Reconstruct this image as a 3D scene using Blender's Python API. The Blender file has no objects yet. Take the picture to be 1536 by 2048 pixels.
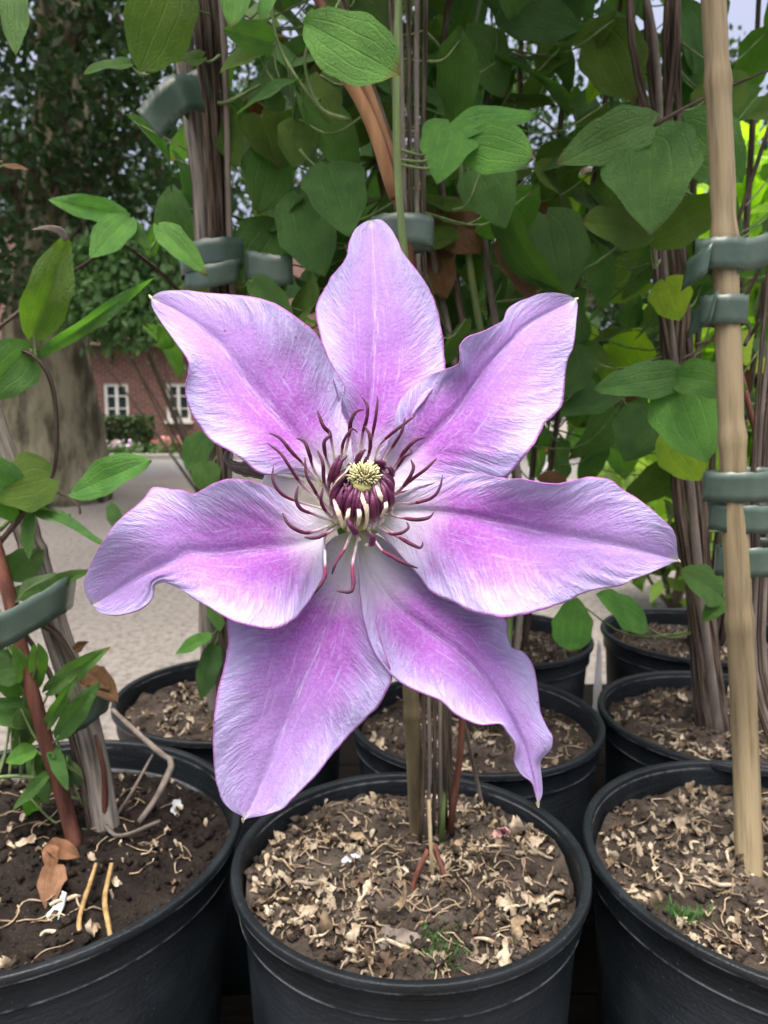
import bpy, math, random
import numpy as np
from mathutils import Vector, Matrix, noise as mnoise
random.seed(7); rng = np.random.default_rng(7)
R = math.radians
sc = bpy.context.scene
col = sc.collection

# ------------------------------------------------------------------ camera, sky, sun, exposure
CAM = Vector((0, 0, 1.25)); PITCH = R(8); FPX = 1538.0
cd = bpy.data.cameras.new('camera'); cam = bpy.data.objects.new('camera', cd); col.objects.link(cam)
cam.location = CAM; cam.rotation_euler = (R(90) - PITCH, 0, 0)
cd.sensor_fit = 'VERTICAL'; cd.sensor_height = 36; cd.lens = 36 * FPX / 2048
cd.clip_start = 0.01; cd.clip_end = 2000
cd.dof.use_dof = True; cd.dof.focus_distance = 0.232; cd.dof.aperture_fstop = 24.0; cd.dof.aperture_blades = 7
sc.camera = cam
SUN_EL, SUN_AZ = 82, 25            # high hazy sun, a little behind the camera and to the left
w = bpy.data.worlds.new('World'); sc.world = w; w.use_nodes = True
wn = w.node_tree.nodes; wl = w.node_tree.links
sky = wn.new('ShaderNodeTexSky'); sky.sky_type = 'NISHITA'; sky.sun_disc = False
sky.sun_elevation = R(SUN_EL); sky.sun_rotation = R(180 + SUN_AZ); sky.air_density = 0.35; sky.dust_density = 10.0; sky.ozone_density = 1.0
wl.new(sky.outputs[0], wn['Background'].inputs[0]); wn['Background'].inputs[1].default_value = 0.15
sd = bpy.data.lights.new('sun', 'SUN'); so = bpy.data.objects.new('sun', sd); col.objects.link(so)
sd.energy = 0.6; sd.angle = R(28); sd.color = (1, .955, .9)
so.rotation_euler = (R(90 - SUN_EL), 0, R(-SUN_AZ)); so.location = (-2, -4, 10)
vs = sc.view_settings; vs.view_transform = 'Standard'; vs.look = 'None'; vs.gamma = 1; vs.exposure = 1.8; vs.use_curve_mapping = False
sc.cycles.max_bounces = 7; sc.cycles.transmission_bounces = 4; sc.cycles.diffuse_bounces = 4

# ------------------------------------------------------------------ helpers
SP, CP = math.sin(PITCH), math.cos(PITCH)
def px(u, v, Y):
    """world point that lies at world depth Y along the view of photograph pixel (u, v)"""
    a = (u - 768) / FPX; b = (1024 - v) / FPX
    d = Vector((a, CP + b * SP, -SP + b * CP))
    return CAM + d * (Y / d.y)
def mpp(Y): return Y / FPX          # metres per photograph pixel, about
def catmull(P, n):
    """smooth curve through P (tuples), n samples evenly spaced by arc length"""
    P = [np.array(p, float) for p in P]
    if len(P) == 2:
        t = np.linspace(0, 1, n)[:, None]; return P[0] * (1 - t) + P[1] * t
    Q = [2 * P[0] - P[1]] + P + [2 * P[-1] - P[-2]]
    out = []
    for i in range(1, len(Q) - 2):
        p0, p1, p2, p3 = Q[i-1:i+3]
        for t in np.linspace(0, 1, 14, endpoint=False):
            out.append(.5 * (2*p1 + (p2-p0)*t + (2*p0-5*p1+4*p2-p3)*t*t + (3*p1-p0-3*p2+p3)*t**3))
    out.append(P[-1]); out = np.array(out)
    s = np.concatenate([[0], np.cumsum(np.linalg.norm(np.diff(out, axis=0), axis=1))])
    q = np.linspace(0, s[-1], n)
    return np.stack([np.interp(q, s, out[:, k]) for k in range(out.shape[1])], 1)
def lerp(a, b, t): return a + (b - a) * t

def mesh(name, V, F, m=None, uv=None, smooth=True):
    me = bpy.data.meshes.new(name)
    me.from_pydata([tuple(v) for v in V], [], [tuple(f) for f in F])
    if uv is not None:
        ul = me.uv_layers.new(name='UVMap')
        vi = np.empty(len(me.loops), np.int32); me.loops.foreach_get('vertex_index', vi)
        ul.data.foreach_set('uv', np.asarray(uv, np.float32)[vi].ravel())
    if smooth: me.polygons.foreach_set('use_smooth', [True] * len(me.polygons))
    if m: me.materials.append(m)
    me.update(); return me
ROOT = {}
def rootloc(o):
    while o.parent: o = o.parent
    return o.location
def link(name, me, parent=None):
    o = bpy.data.objects.new(name, me); col.objects.link(o)
    if parent: o.parent = parent
    return o
def part(name, V, F, m, parent, uv=None, smooth=True, thick=0, stuff=False):
    """mesh given in world coordinates, stored relative to the thing's base"""
    L = rootloc(parent); V = np.asarray([tuple(v) for v in V], float) - np.array(L)
    o = link(name, mesh(name, V, F, m, uv, smooth), parent)
    if thick: s = o.modifiers.new('thickness', 'SOLIDIFY'); s.thickness = thick; s.offset = 0
    if stuff: o['kind'] = 'stuff'
    return o
def thing(name, label, cat, loc, group=None):
    o = bpy.data.objects.new(name, None); col.objects.link(o); o.location = loc; o.empty_display_size = .05
    return tag(o, label, cat, group)
def tag(o, label, cat, group=None):
    o['label'] = label; o['category'] = cat
    if group: o['group'] = group
    return o
def solo(name, V, F, m, label, cat, group=None, uv=None, smooth=True, thick=0, origin=None):
    V = np.asarray([tuple(v) for v in V], float); L = V.mean(0) if origin is None else np.array(origin)
    if origin is None: L[2] = V[:, 2].min()
    o = link(name, mesh(name, V - L, F, m, uv, smooth)); o.location = L
    if thick: s = o.modifiers.new('thickness', 'SOLIDIFY'); s.thickness = thick; s.offset = 0
    return tag(o, label, cat, group)
def struct(name, V, F, m, smooth=False):
    o = link(name, mesh(name, V, F, m, None, smooth)); o['kind'] = 'structure'; return o

class MB:
    def __init__(s): s.V = []; s.F = []; s.U = []
    def add(s, V, F, U=None):
        k = len(s.V); s.V += [tuple(v) for v in V]; s.F += [tuple(i + k for i in f) for f in F]
        s.U += [tuple(u) for u in U] if U is not None else [(0, 0)] * len(V)
    def box(s, c, d):
        x, y, z = c; a, b, h = (q / 2 for q in d)
        V = [(x+i*a, y+j*b, z+k*h) for i in (-1, 1) for j in (-1, 1) for k in (-1, 1)]
        s.add(V, [(0,1,3,2), (4,6,7,5), (0,4,5,1), (2,3,7,6), (0,2,6,4), (1,5,7,3)])
def tube(P, rad, n=8, sub=None, rough=0):
    """tapered tube through P; returns V, F, UV (u around, v along in metres)"""
    k = sub or max(4, len(P) * 4)
    P = catmull(P, k); r = np.interp(np.linspace(0, 1, k), np.linspace(0, 1, len(rad)), rad) if hasattr(rad, '__len__') else np.full(k, rad)
    T = np.gradient(P, axis=0); T /= np.linalg.norm(T, axis=1)[:, None] + 1e-12
    ref = np.array([0.31, 0.9, 0.2]); V = []; U = []; s = 0
    for i in range(k):
        a = np.cross(T[i], ref); a /= np.linalg.norm(a) + 1e-9; b = np.cross(T[i], a)
        if i: s += np.linalg.norm(P[i] - P[i-1])
        for j in range(n):
            t = 2 * math.pi * j / n; rr = r[i] * (1 + rough * math.sin(3*t + i*.7) + rough * random.uniform(-.6, .6))
            V.append(P[i] + rr * (math.cos(t) * a + math.sin(t) * b)); U.append((j / n, s))
    F = [(i*n+j, i*n+(j+1) % n, (i+1)*n+(j+1) % n, (i+1)*n+j) for i in range(k-1) for j in range(n)]
    F.append(tuple(range(n-1, -1, -1))); F.append(tuple((k-1)*n+j for j in range(n)))
    return V, F, U
def lathe(prof, c, n=64):
    V = [(c[0]+r*math.cos(2*math.pi*j/n), c[1]+r*math.sin(2*math.pi*j/n), c[2]+z) for r, z in prof for j in range(n)]
    F = [(i*n+j, i*n+(j+1) % n, (i+1)*n+(j+1) % n, (i+1)*n+j) for i in range(len(prof)-1) for j in range(n)]
    return V, F
def ribbon(P, W, n=14, cup=0):
    """strip along the 3D path P; W: width vector per path point (or one)"""
    P = catmull(P, n)
    W = np.array(W, float); W = np.tile(W, (n, 1)) if W.ndim == 1 else catmull(W, n)
    V = []; m = 4
    for i in range(n):
        for j in range(m + 1): V.append(P[i] + W[i] * (j / m - .5) * (1 + .05 * math.sin(i * 2.1 + j)))
    F = [(i*(m+1)+j, i*(m+1)+j+1, (i+1)*(m+1)+j+1, (i+1)*(m+1)+j) for i in range(n-1) for j in range(m)]
    return V, F

# ------------------------------------------------------------------ materials
class NT:
    def __init__(s, name):
        s.m = bpy.data.materials.new(name); s.m.use_nodes = True; s.n = s.m.node_tree.nodes; s.l = s.m.node_tree.links
        s.b = s.n['Principled BSDF']; s.out = s.n['Material Output']
    def new(s, t, **k):
        x = s.n.new(t)
        for a, v in k.items(): setattr(x, a, v)
        return x
    def set(s, sock, v):
        if hasattr(v, 'is_linked') or hasattr(v, 'links'): s.l.new(v, sock)
        else: sock.default_value = v
    def math(s, op, a, b=0, c=None, clamp=False):
        x = s.new('ShaderNodeMath', operation=op, use_clamp=clamp); s.set(x.inputs[0], a); s.set(x.inputs[1], b)
        if c is not None: s.set(x.inputs[2], c)
        return x.outputs[0]
    def mix(s, f, a, b, mode='MIX'):
        x = s.new('ShaderNodeMix', data_type='RGBA', blend_type=mode); s.set(x.inputs[0], f)
        s.set(x.inputs[6], a if not isinstance(a, tuple) else (*a, 1)); s.set(x.inputs[7], b if not isinstance(b, tuple) else (*b, 1)); return x.outputs[2]
    def noise(s, scale, vec=None, detail=4, rough=.55):
        x = s.new('ShaderNodeTexNoise'); x.inputs['Scale'].default_value = scale; x.inputs['Detail'].default_value = detail; x.inputs['Roughness'].default_value = rough
        if vec is not None: s.l.new(vec, x.inputs['Vector'])
        return x.outputs['Fac']
    def ramp(s, f, a, b):
        x = s.new('ShaderNodeMapRange', interpolation_type='SMOOTHSTEP'); s.set(x.inputs[0], f); x.inputs[1].default_value = a; x.inputs[2].default_value = b; return x.outputs[0]
    def comb(s, x, y, z=0):
        c = s.new('ShaderNodeCombineXYZ'); s.set(c.inputs[0], x); s.set(c.inputs[1], y); s.set(c.inputs[2], z); return c.outputs[0]
    def sep(s, v):
        c = s.new('ShaderNodeSeparateXYZ'); s.l.new(v, c.inputs[0]); return c.outputs
    def coord(s, k): return s.new('ShaderNodeTexCoord').outputs[k]
    def rand(s): return s.new('ShaderNodeObjectInfo').outputs['Random']
    def bump(s, h, dist, strength=1):
        x = s.new('ShaderNodeBump'); x.inputs['Strength'].default_value = strength; x.inputs['Distance'].default_value = dist; s.set(x.inputs['Height'], h)
        s.l.new(x.outputs[0], s.b.inputs['Normal']); return x.outputs[0]
    def fin(s, colr, rough=.6, spec=.3, transl=0, tcol=None, sheen=0):
        s.set(s.b.inputs['Base Color'], colr if not isinstance(colr, tuple) else (*colr, 1)); s.set(s.b.inputs['Roughness'], rough)
        s.b.inputs['Specular IOR Level'].default_value = spec
        if sheen: s.b.inputs['Sheen Weight'].default_value = sheen
        if transl:
            t = s.new('ShaderNodeBsdfTranslucent'); s.set(t.inputs[0], tcol if tcol is not None else colr)
            x = s.new('ShaderNodeMixShader'); x.inputs[0].default_value = transl
            s.l.new(s.b.outputs[0], x.inputs[1]); s.l.new(t.outputs[0], x.inputs[2]); s.l.new(x.outputs[0], s.out.inputs[0])
        return s.m

def mat_petal():
    t = NT('petal'); uv = t.sep(t.coord('UV')); ob = t.coord('Object')
    u = t.math('MULTIPLY_ADD', uv[0], 2, -1); au = t.math('ABSOLUTE', u); v = uv[1]
    n1 = t.noise(90, ob, 3); n2 = t.noise(900, ob, 2, .7)
    # veins leave the midrib and run obliquely out to the margin
    s_ = t.math('SUBTRACT', v, t.math('MULTIPLY', t.math('POWER', au, 1.2), .13))
    warp = t.math('MULTIPLY', t.math('SUBTRACT', n1, .5), .03)
    vein = t.noise(1, t.comb(t.math('MULTIPLY', t.math('ADD', s_, warp), 80), t.math('MULTIPLY', u, 4.5)), 4, .62)
    aun = t.math('ADD', au, t.math('MULTIPLY', t.math('SUBTRACT', n1, .5), .55))
    aun = t.math('ADD', aun, t.math('MULTIPLY', t.math('SUBTRACT', vein, .5), .55))
    bar = t.math('SUBTRACT', 1, t.ramp(aun, .22, .98))
    fade = t.math('SUBTRACT', 1, t.math('MULTIPLY', t.ramp(v, .25, 1.0), .62))
    c = t.mix(t.math('MULTIPLY', bar, fade), (.60, .54, .80), (.46, .155, .565))
    pk = t.math('MULTIPLY', t.math('SUBTRACT', 1, t.ramp(v, .2, .65)), bar)
    c = t.mix(t.math('MULTIPLY', pk, .45), c, (.50, .12, .50))
    c = t.mix(t.math('MULTIPLY', t.ramp(n2, .42, .66), .22), c, (.66, .60, .86))
    streak = t.math('MULTIPLY', t.ramp(vein, .50, .66), t.ramp(au, .25, .85))
    c = t.mix(t.math('MULTIPLY', streak, .55), c, (.70, .70, .90))
    n4 = t.noise(1, t.comb(t.math('MULTIPLY', u, 26), t.math('MULTIPLY', v, 7)), 4, .7)
    c = t.mix(t.math('MULTIPLY', t.math('MULTIPLY', t.ramp(n4, .52, .68), t.math('SUBTRACT', 1, t.ramp(au, .3, .7))), .5), c, (.66, .56, .85))
    # pale midrib streaks
    mid = t.math('SUBTRACT', 1, t.ramp(t.math('ADD', au, t.math('MULTIPLY', t.math('SUBTRACT', n1, .5), .10)), .0, .06))
    c = t.mix(t.math('MULTIPLY', t.math('MULTIPLY', mid, t.ramp(n4, .42, .62)), .6), c, (.78, .72, .90))
    # greenish white claw
    vb = t.math('ADD', v, t.math('MULTIPLY', t.math('SUBTRACT', vein, .5), .10))
    vb = t.math('ADD', vb, t.math('MULTIPLY', au, .05))
    c = t.mix(t.math('SUBTRACT', 1, t.ramp(vb, .13, .33)), c, (.80, .80, .80))
    c = t.mix(t.math('SUBTRACT', 1, t.ramp(vb, .02, .15)), c, (.70, .78, .45))
    # pink margin, pale green point
    e = t.math('MULTIPLY', t.ramp(au, .955, .995), t.ramp(v, .06, .14))
    c = t.mix(t.math('MULTIPLY', e, .75), c, (.52, .14, .46))
    tip = t.math('MULTIPLY', t.ramp(v, .955, .99), t.math('SUBTRACT', 1, t.ramp(au, .3, .8)))
    c = t.mix(t.math('MULTIPLY', tip, .8), c, (.72, .72, .55))
    spot = t.ramp(t.noise(330, ob, 1), .80, .83)
    c = t.mix(t.math('MULTIPLY', spot, .7), c, (.22, .12, .10))
    c = t.mix(1, c, (.66, .64, .755), 'MULTIPLY')
    side = t.ramp(au, .12, .7)
    h = t.math('ADD', t.math('MULTIPLY', t.math('MULTIPLY', vein, side), 1.0), t.math('MULTIPLY', n2, .28))
    h = t.math('ADD', h, t.math('MULTIPLY', n1, .5))
    t.bump(h, .0011, .8)
    return t.fin(c, .8, .08, .22)

def mat_leaf(name, base, dark, transl=.25, rough=.5, spots=.4, tcol=None):
    t = NT(name); uv = t.sep(t.coord('UV')); ob = t.coord('Object'); rd = t.rand()
    u = t.math('MULTIPLY_ADD', uv[0], 2, -1); au = t.math('ABSOLUTE', u); v = uv[1]
    off = t.comb(t.math('MULTIPLY', rd, 37), t.math('MULTIPLY', rd, 91), t.math('MULTIPLY', rd, 13))
    va = t.new('ShaderNodeVectorMath', operation='ADD'); t.l.new(ob, va.inputs[0]); t.l.new(off, va.inputs[1]); p = va.outputs[0]
    n1 = t.noise(3.5, p, 4); n5 = t.noise(120, p, 3, .75); n2 = t.noise(55, p, 3, .65); net = t.new('ShaderNodeTexVoronoi', feature='DISTANCE_TO_EDGE'); net.inputs['Scale'].default_value = 16; t.l.new(p, net.inputs['Vector'])
    c = t.mix(t.ramp(n1, .3, .7), dark, base)
    c = t.mix(t.math('MULTIPLY', rd, .5), c, t.mix(.5, c, (base[0]*1.7, base[1]*1.15, base[2]*.55)))
    def line(x0, wd): return t.math('SUBTRACT', 1, t.ramp(t.math('ABSOLUTE', t.math('SUBTRACT', au, x0)), 0, wd))
    ve = t.math('MAXIMUM', line(0, .05), t.math('MULTIPLY', line(.42, .045), .8)); ve = t.math('MAXIMUM', ve, t.math('MULTIPLY', line(.78, .04), .45))
    nt = t.math('SUBTRACT', 1, t.ramp(net.outputs[0], .0, .05))
    c = t.mix(t.math('MULTIPLY', t.math('MULTIPLY', ve, t.ramp(n1, .25, .6)), .22), c, (min(1, base[0]*2.6+.03), base[1]*1.9+.03, base[2]*2.2+.03))
    c = t.mix(t.math('MULTIPLY', t.ramp(n5, .35, .7), .42), c, (base[0]*.45, base[1]*.5, base[2]*.45))
    c = t.mix(t.math('MULTIPLY', t.ramp(n5, .60, .72), .35), c, (base[0]*2.2+.02, base[1]*1.5+.02, base[2]*2+.02))
    c = t.mix(t.math('MULTIPLY', nt, .14), c, (base[0]*1.6, base[1]*1.5, base[2]*1.4))
    c = t.mix(t.math('MULTIPLY', t.ramp(n2, .66, .74), spots), c, (.02, .025, .012))
    br = t.math('MULTIPLY', t.ramp(t.math('ADD', t.math('ADD', v, t.math('MULTIPLY', rd, .12)), t.math('MULTIPLY', n1, .2)), 1.10, 1.2), .8)
    c = t.mix(br, c, (.16, .09, .035))
    h = t.math('ADD', t.math('MULTIPLY', ve, -.35), t.math('ADD', t.math('MULTIPLY', nt, -.25), t.math('MULTIPLY', n2, .7)))
    t.bump(h, .004, .7)
    tc = t.mix(1, c, tcol or (1.0, 1.25, .45), 'MULTIPLY')
    return t.fin(c, rough, .3, transl, t.mix(.5, tc, t.mix(1, tc, (1.6, 1.6, 1.2), 'MULTIPLY')))

def mat_simple(name, a, b, scale=40, rough=.7, spec=.25, bump=.001, stretch=None, vec='Object', detail=6, transl=0, rnd=0, lo=.3, hi=.7):
    t = NT(name); p = t.coord(vec)
    if stretch:
        mp = t.new('ShaderNodeMapping'); mp.inputs['Scale'].default_value = stretch; t.l.new(p, mp.inputs[0]); p = mp.outputs[0]
    if rnd:
        rd = t.rand(); va = t.new('ShaderNodeVectorMath', operation='ADD'); t.l.new(p, va.inputs[0]); t.l.new(t.comb(t.math('MULTIPLY', rd, 31), t.math('MULTIPLY', rd, 17), rd), va.inputs[1]); p = va.outputs[0]
    n = t.noise(scale, p, detail, .6); c = t.mix(t.ramp(n, lo, hi), a, b)
    if rnd:
        rv = t.new('ShaderNodeHueSaturation'); t.set(rv.inputs['Value'], t.math('MULTIPLY_ADD', rd, rnd, 1 - rnd/2)); t.l.new(c, rv.inputs['Color']); c = rv.outputs[0]
    if bump: t.bump(n, bump)
    return t.fin(c, rough, spec, transl)

M = {}
M['petal'] = mat_petal()
M['leaf'] = mat_leaf('leaf_green', (.095, .225, .055), (.055, .155, .04), .35)
M['leaf_bright'] = mat_leaf('leaf_bright', (.12, .33, .06), (.075, .23, .05), .28)
M['leaf_dark'] = mat_leaf('leaf_dark', (.07, .165, .042), (.042, .11, .03), .36)
M['leaf_olive'] = mat_leaf('leaf_olive', (.105, .195, .03), (.065, .14, .022), .38, .55, .7)
M['leaf_lime'] = mat_leaf('leaf_lime', (.30, .46, .03), (.18, .36, .03), .5, .5, .2)
M['leaf_dry'] = mat_leaf('leaf_dry', (.20, .12, .06), (.11, .065, .035), .15, .8, .3, (1, .8, .5))
def mat_along(name, stops, rough=.55, wob=.05, spec=.3):
    """colour by position along the piece (its own growth, base to tip)"""
    t = NT(name); v = t.sep(t.coord('UV'))[1]; n = t.noise(700, t.coord('Object'), 2)
    f = t.math('ADD', v, t.math('MULTIPLY', t.math('SUBTRACT', n, .5), wob))
    r = t.new('ShaderNodeValToRGB'); t.l.new(f, r.inputs[0]); e = r.color_ramp.elements
    e[0].position, e[0].color = stops[0][0], (*stops[0][1], 1); e[1].position, e[1].color = stops[-1][0], (*stops[-1][1], 1)
    for p, c in stops[1:-1]: x = e.new(p); x.color = (*c, 1)
    c = t.mix(t.math('MULTIPLY', t.ramp(n, .35, .7), .3), r.outputs[0], t.mix(1, r.outputs[0], (.55, .5, .55), 'MULTIPLY'))
    t.bump(n, .0003); return t.fin(c, rough, spec)
M['filament'] = mat_along('filament', [(0, (.68, .72, .45)), (.35, (.72, .70, .66)), (.75, (.52, .36, .46)), (1, (.15, .05, .085))])
M['anther'] = mat_along('anther', [(0, (.16, .025, .06)), (.35, (.09, .022, .055)), (.8, (.07, .03, .05)), (1, (.06, .035, .035))], .75, .1, .12)
M['anther_in'] = mat_along('anther_inner', [(0, (.42, .30, .26)), (.25, (.12, .02, .06)), (.8, (.085, .018, .06)), (1, (.06, .02, .045))], .45)
M['strap'] = mat_along('cream_filament', [(0, (.55, .55, .30)), (.5, (.50, .42, .34)), (1, (.30, .18, .20))])
M['style'] = mat_along('style', [(0, (.36, .36, .14)), (1, (.66, .64, .38))], .8, .05, .1)
M['stem_green'] = mat_simple('stem_green', (.06, .105, .03), (.17, .24, .085), 90, .55, .3, .0006, (1, 1, .15))
M['stem_brown'] = mat_simple('stem_brown', (.022, .015, .011), (.21, .165, .13), 1.0, .92, .1, .0025, (14, 22, 1), vec='UV', lo=.36, hi=.68)
M['stem_red'] = mat_simple('stem_red', (.055, .020, .014), (.16, .065, .042), 130, .7, .25, .001, (1, 1, .1))
M['twig'] = mat_simple('twig', (.09, .075, .065), (.22, .19, .16), 100, .85, .15, .001, (1, 1, .15))
M['cane_tan'] = mat_simple('cane_tan', (.12, .094, .050), (.27, .222, .130), 1.0, .6, .22, .0008, (9, 14, 1), vec='UV', lo=.22, hi=.58)
M['cane_grey'] = mat_simple('cane_grey', (.06, .052, .043), (.29, .265, .225), 1.0, .92, .1, .002, (12, 16, 1), vec='UV', lo=.3, hi=.64)
M['cane_olive'] = mat_simple('cane_olive', (.085, .07, .04), (.20, .165, .09), 80, .8, .2, .001, (1, 1, .06))
M['cane_brown'] = mat_simple('cane_brown', (.20, .10, .045), (.34, .19, .09), 90, .7, .25, .001, (1, 1, .08))
M['tie'] = mat_simple('plant_tie', (.040, .074, .056), (.086, .128, .098), 28, .32, .5, .0006, lo=.35, hi=.75)
def mat_pot():
    t = NT('pot_plastic'); p = t.coord('Object'); n = t.noise(30, p, 6); n2 = t.noise(420, p, 2); sc_ = t.new('ShaderNodeMapping'); sc_.inputs['Scale'].default_value = (6, 6, 160); t.l.new(p, sc_.inputs[0])
    n3 = t.noise(3, sc_.outputs[0], 4)
    c = t.mix(t.ramp(n, .35, .75), (.0042, .0066, .0085), (.0095, .0145, .018))
    c = t.mix(t.math('MULTIPLY', t.ramp(n2, .69, .76), .35), c, (.13, .125, .115))
    c = t.mix(t.math('MULTIPLY', t.ramp(n3, .62, .8), .25), c, (.075, .075, .072))
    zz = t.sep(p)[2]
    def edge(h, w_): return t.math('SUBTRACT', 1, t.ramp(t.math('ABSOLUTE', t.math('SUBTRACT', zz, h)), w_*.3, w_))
    wear_hl = t.math('MULTIPLY', t.math('MAXIMUM', edge(.2208, .0009), edge(.2052, .0008)), t.ramp(t.noise(26, p, 5, .7), .40, .62))  # broken pale line on the rim edges: worn plastic plus a painted highlight
    c = t.mix(t.math('MULTIPLY', wear_hl, .6), c, (.20, .215, .22))
    t.bump(t.math('ADD', n2, n3), .0004); return t.fin(c, t.math('MULTIPLY_ADD', n, .3, .34), .32)
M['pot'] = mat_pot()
def mat_soil(name, a, b, cfl):
    t = NT(name); p = t.coord('Object'); n = t.noise(70, p, 8, .7); n2 = t.noise(380, p, 4, .7); n3 = t.noise(22, p, 3)
    c = t.mix(t.ramp(n, .3, .72), a, b); c = t.mix(t.math('MULTIPLY', t.ramp(n3, .45, .7), .55), c, cfl)
    c = t.mix(t.math('MULTIPLY', t.ramp(n2, .60, .72), .6), c, (.16, .125, .085))
    t.bump(t.math('ADD', n, t.math('MULTIPLY', n2, .5)), .006); return t.fin(c, .95, .1)
M['soil'] = mat_soil('soil', (.024, .0195, .016), (.095, .078, .062), (.155, .131, .104))
M['soil_dark'] = mat_soil('soil_dark', (.008, .0065, .0058), (.030, .024, .020), (.038, .031, .026))
M['litter'] = mat_simple('dried_petal', (.21, .155, .095), (.47, .42, .315), 160, .85, .15, .001, rnd=.7)
M['litter_mix'] = mat_simple('litter_mix', (.085, .06, .04), (.38, .325, .235), 48, .9, .1, .001, lo=.38, hi=.62)
M['litter_brown'] = mat_simple('dried_petal_brown', (.10, .07, .04), (.28, .22, .14), 140, .9, .1, .001, rnd=.9)
M['fibre'] = mat_simple('fibre', (.16, .115, .075), (.42, .34, .23), 60, .9, .1, 0, lo=.35, hi=.65)
M['pale_blue'] = mat_simple('pale_petal', (.36, .41, .43), (.48, .50, .49), 80, .8, .2, .0005)
M['pink'] = mat_simple('pink_petal', (.45, .17, .20), (.62, .45, .38), 90, .8, .2, .0005)
M['yellow_stalk'] = mat_simple('yellow_stalk', (.17, .105, .04), (.33, .23, .10), 130, .7, .2, .0005)
M['label_white'] = mat_simple('plant_label_plastic', (.76, .74, .71), (.85, .84, .81), 60, .5, .4, .0002)
M['wood_dark'] = mat_simple('bench_timber', (.003, .003, .003), (.008, .007, .006), 30, 1.0, .03, .001, (1, 8, 8))
def mat_ground():
    t = NT('gravel_ground'); p = t.coord('Object'); a = t.noise(.35, p, 5); b = t.noise(24, p, 8, .8); c_ = t.noise(5, p, 6, .75)
    c = t.mix(t.ramp(a, .3, .7), (.155, .146, .130), (.21, .198, .177)); c = t.mix(t.math('MULTIPLY', t.ramp(b, .46, .60), .85), c, (.075, .07, .062))
    c = t.mix(t.math('MULTIPLY', t.ramp(c_, .5, .75), .35), c, (.17, .155, .13)); t.bump(t.math('ADD', b, c_), .012); return t.fin(c, .95, .15)
M['ground'] = mat_ground()
M['asphalt'] = mat_simple('asphalt', (.10, .10, .10), (.15, .15, .148), 30, .9, .2, .004)
M['kerb'] = mat_simple('kerb_stone', (.28, .27, .25), (.38, .36, .33), 12, .9, .2, .003)
def mat_brick():
    t = NT('brick_wall'); p = t.coord('Object'); s = t.sep(p); b = t.new('ShaderNodeTexBrick'); t.l.new(t.comb(s[0], s[2]), b.inputs[0])
    b.inputs['Scale'].default_value = 1; b.inputs['Brick Width'].default_value = .22; b.inputs['Row Height'].default_value = .075; b.inputs['Mortar Size'].default_value = .010
    b.inputs['Color1'].default_value = (.21, .085, .055, 1); b.inputs['Color2'].default_value = (.13, .055, .042, 1); b.inputs['Mortar'].default_value = (.26, .22, .19, 1)
    n = t.noise(2, p, 5); c = t.mix(t.math('MULTIPLY', t.ramp(n, .4, .7), .4), b.outputs[0], (.22, .14, .11)); t.bump(b.outputs[1], -.01); return t.fin(c, .9, .2)
M['brick'] = mat_brick()
M['white_paint'] = mat_simple('white_paint', (.68, .68, .62), (.80, .79, .73), 8, .6, .3, 0)
M['roof'] = mat_simple('roof_tile', (.05, .03, .026), (.10, .055, .045), 9, .9, .2, .02, (1, 4, 4))
M['bark'] = mat_simple('bark', (.055, .05, .032), (.27, .25, .165), 4.5, .95, .1, .12, (1, 1, .3), detail=10, lo=.34, hi=.64)
M['bark_dark'] = mat_simple('bark_dark', (.06, .05, .035), (.14, .115, .08), 4, .95, .1, .05, (1, 1, .3))
def mat_foliage(name, a, b, transl=.25):
    t = NT(name); p = t.coord('Object'); n = t.noise(1.1, p, 4); n2 = t.noise(11, p, 3)
    c = t.mix(t.ramp(t.math('ADD', t.math('MULTIPLY', n, .6), t.math('MULTIPLY', n2, .4)), .35, .65), a, b)
    return t.fin(c, .6, .25, transl, t.mix(1, c, (1.2, 1.5, .5), 'MULTIPLY'))
M['fol_tree'] = mat_foliage('tree_leaves', (.012, .032, .010), (.035, .078, .022))
M['fol_mid'] = mat_foliage('hanging_leaves', (.06, .13, .04), (.10, .20, .07))
M['fol_lime'] = mat_foliage('lime_leaves', (.16, .33, .03), (.34, .50, .04), .5)
M['fol_bush'] = mat_foliage('bush_leaves', (.07, .14, .025), (.17, .27, .04), .4)
M['fol_hedge'] = mat_foliage('hedge_leaves', (.022, .045, .015), (.05, .09, .025), .1)
M['fol_pinkfl'] = mat_foliage('pink_blossom', (.55, .16, .22), (.70, .36, .42), .2)
M['white_plastic'] = mat_simple('white_plastic', (.66, .68, .68), (.78, .79, .78), 9, .4, .4, 0)
M['red_plastic'] = mat_simple('red_plastic', (.55, .025, .02), (.66, .05, .04), 9, .4, .4, 0)
M['grey_plastic'] = mat_simple('grey_plastic', (.24, .25, .26), (.32, .33, .34), 9, .5, .4, 0)
def mat_glass():
    t = NT('window_glass'); t.b.inputs['Metallic'].default_value = 0; return t.fin((.035, .05, .05), .08, .7)
M['glass'] = mat_glass()

# ------------------------------------------------------------------ setting: ground, road, kerb
G = 900
struct('ground', [(-G, -20, 0), (G, -20, 0), (G, 2*G, 0), (-G, 2*G, 0)], [(0, 1, 2, 3)], M['ground'])
struct('road', [(-G, 13.2, .004), (G, 13.2, .004), (G, 17.4, .004), (-G, 17.4, .004)], [(0, 1, 2, 3)], M['asphalt'])
kb = MB(); kb.box((0, 17.5, .05), (2*G, .2, .14)); struct('kerb', kb.V, kb.F, M['kerb'])

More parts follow.
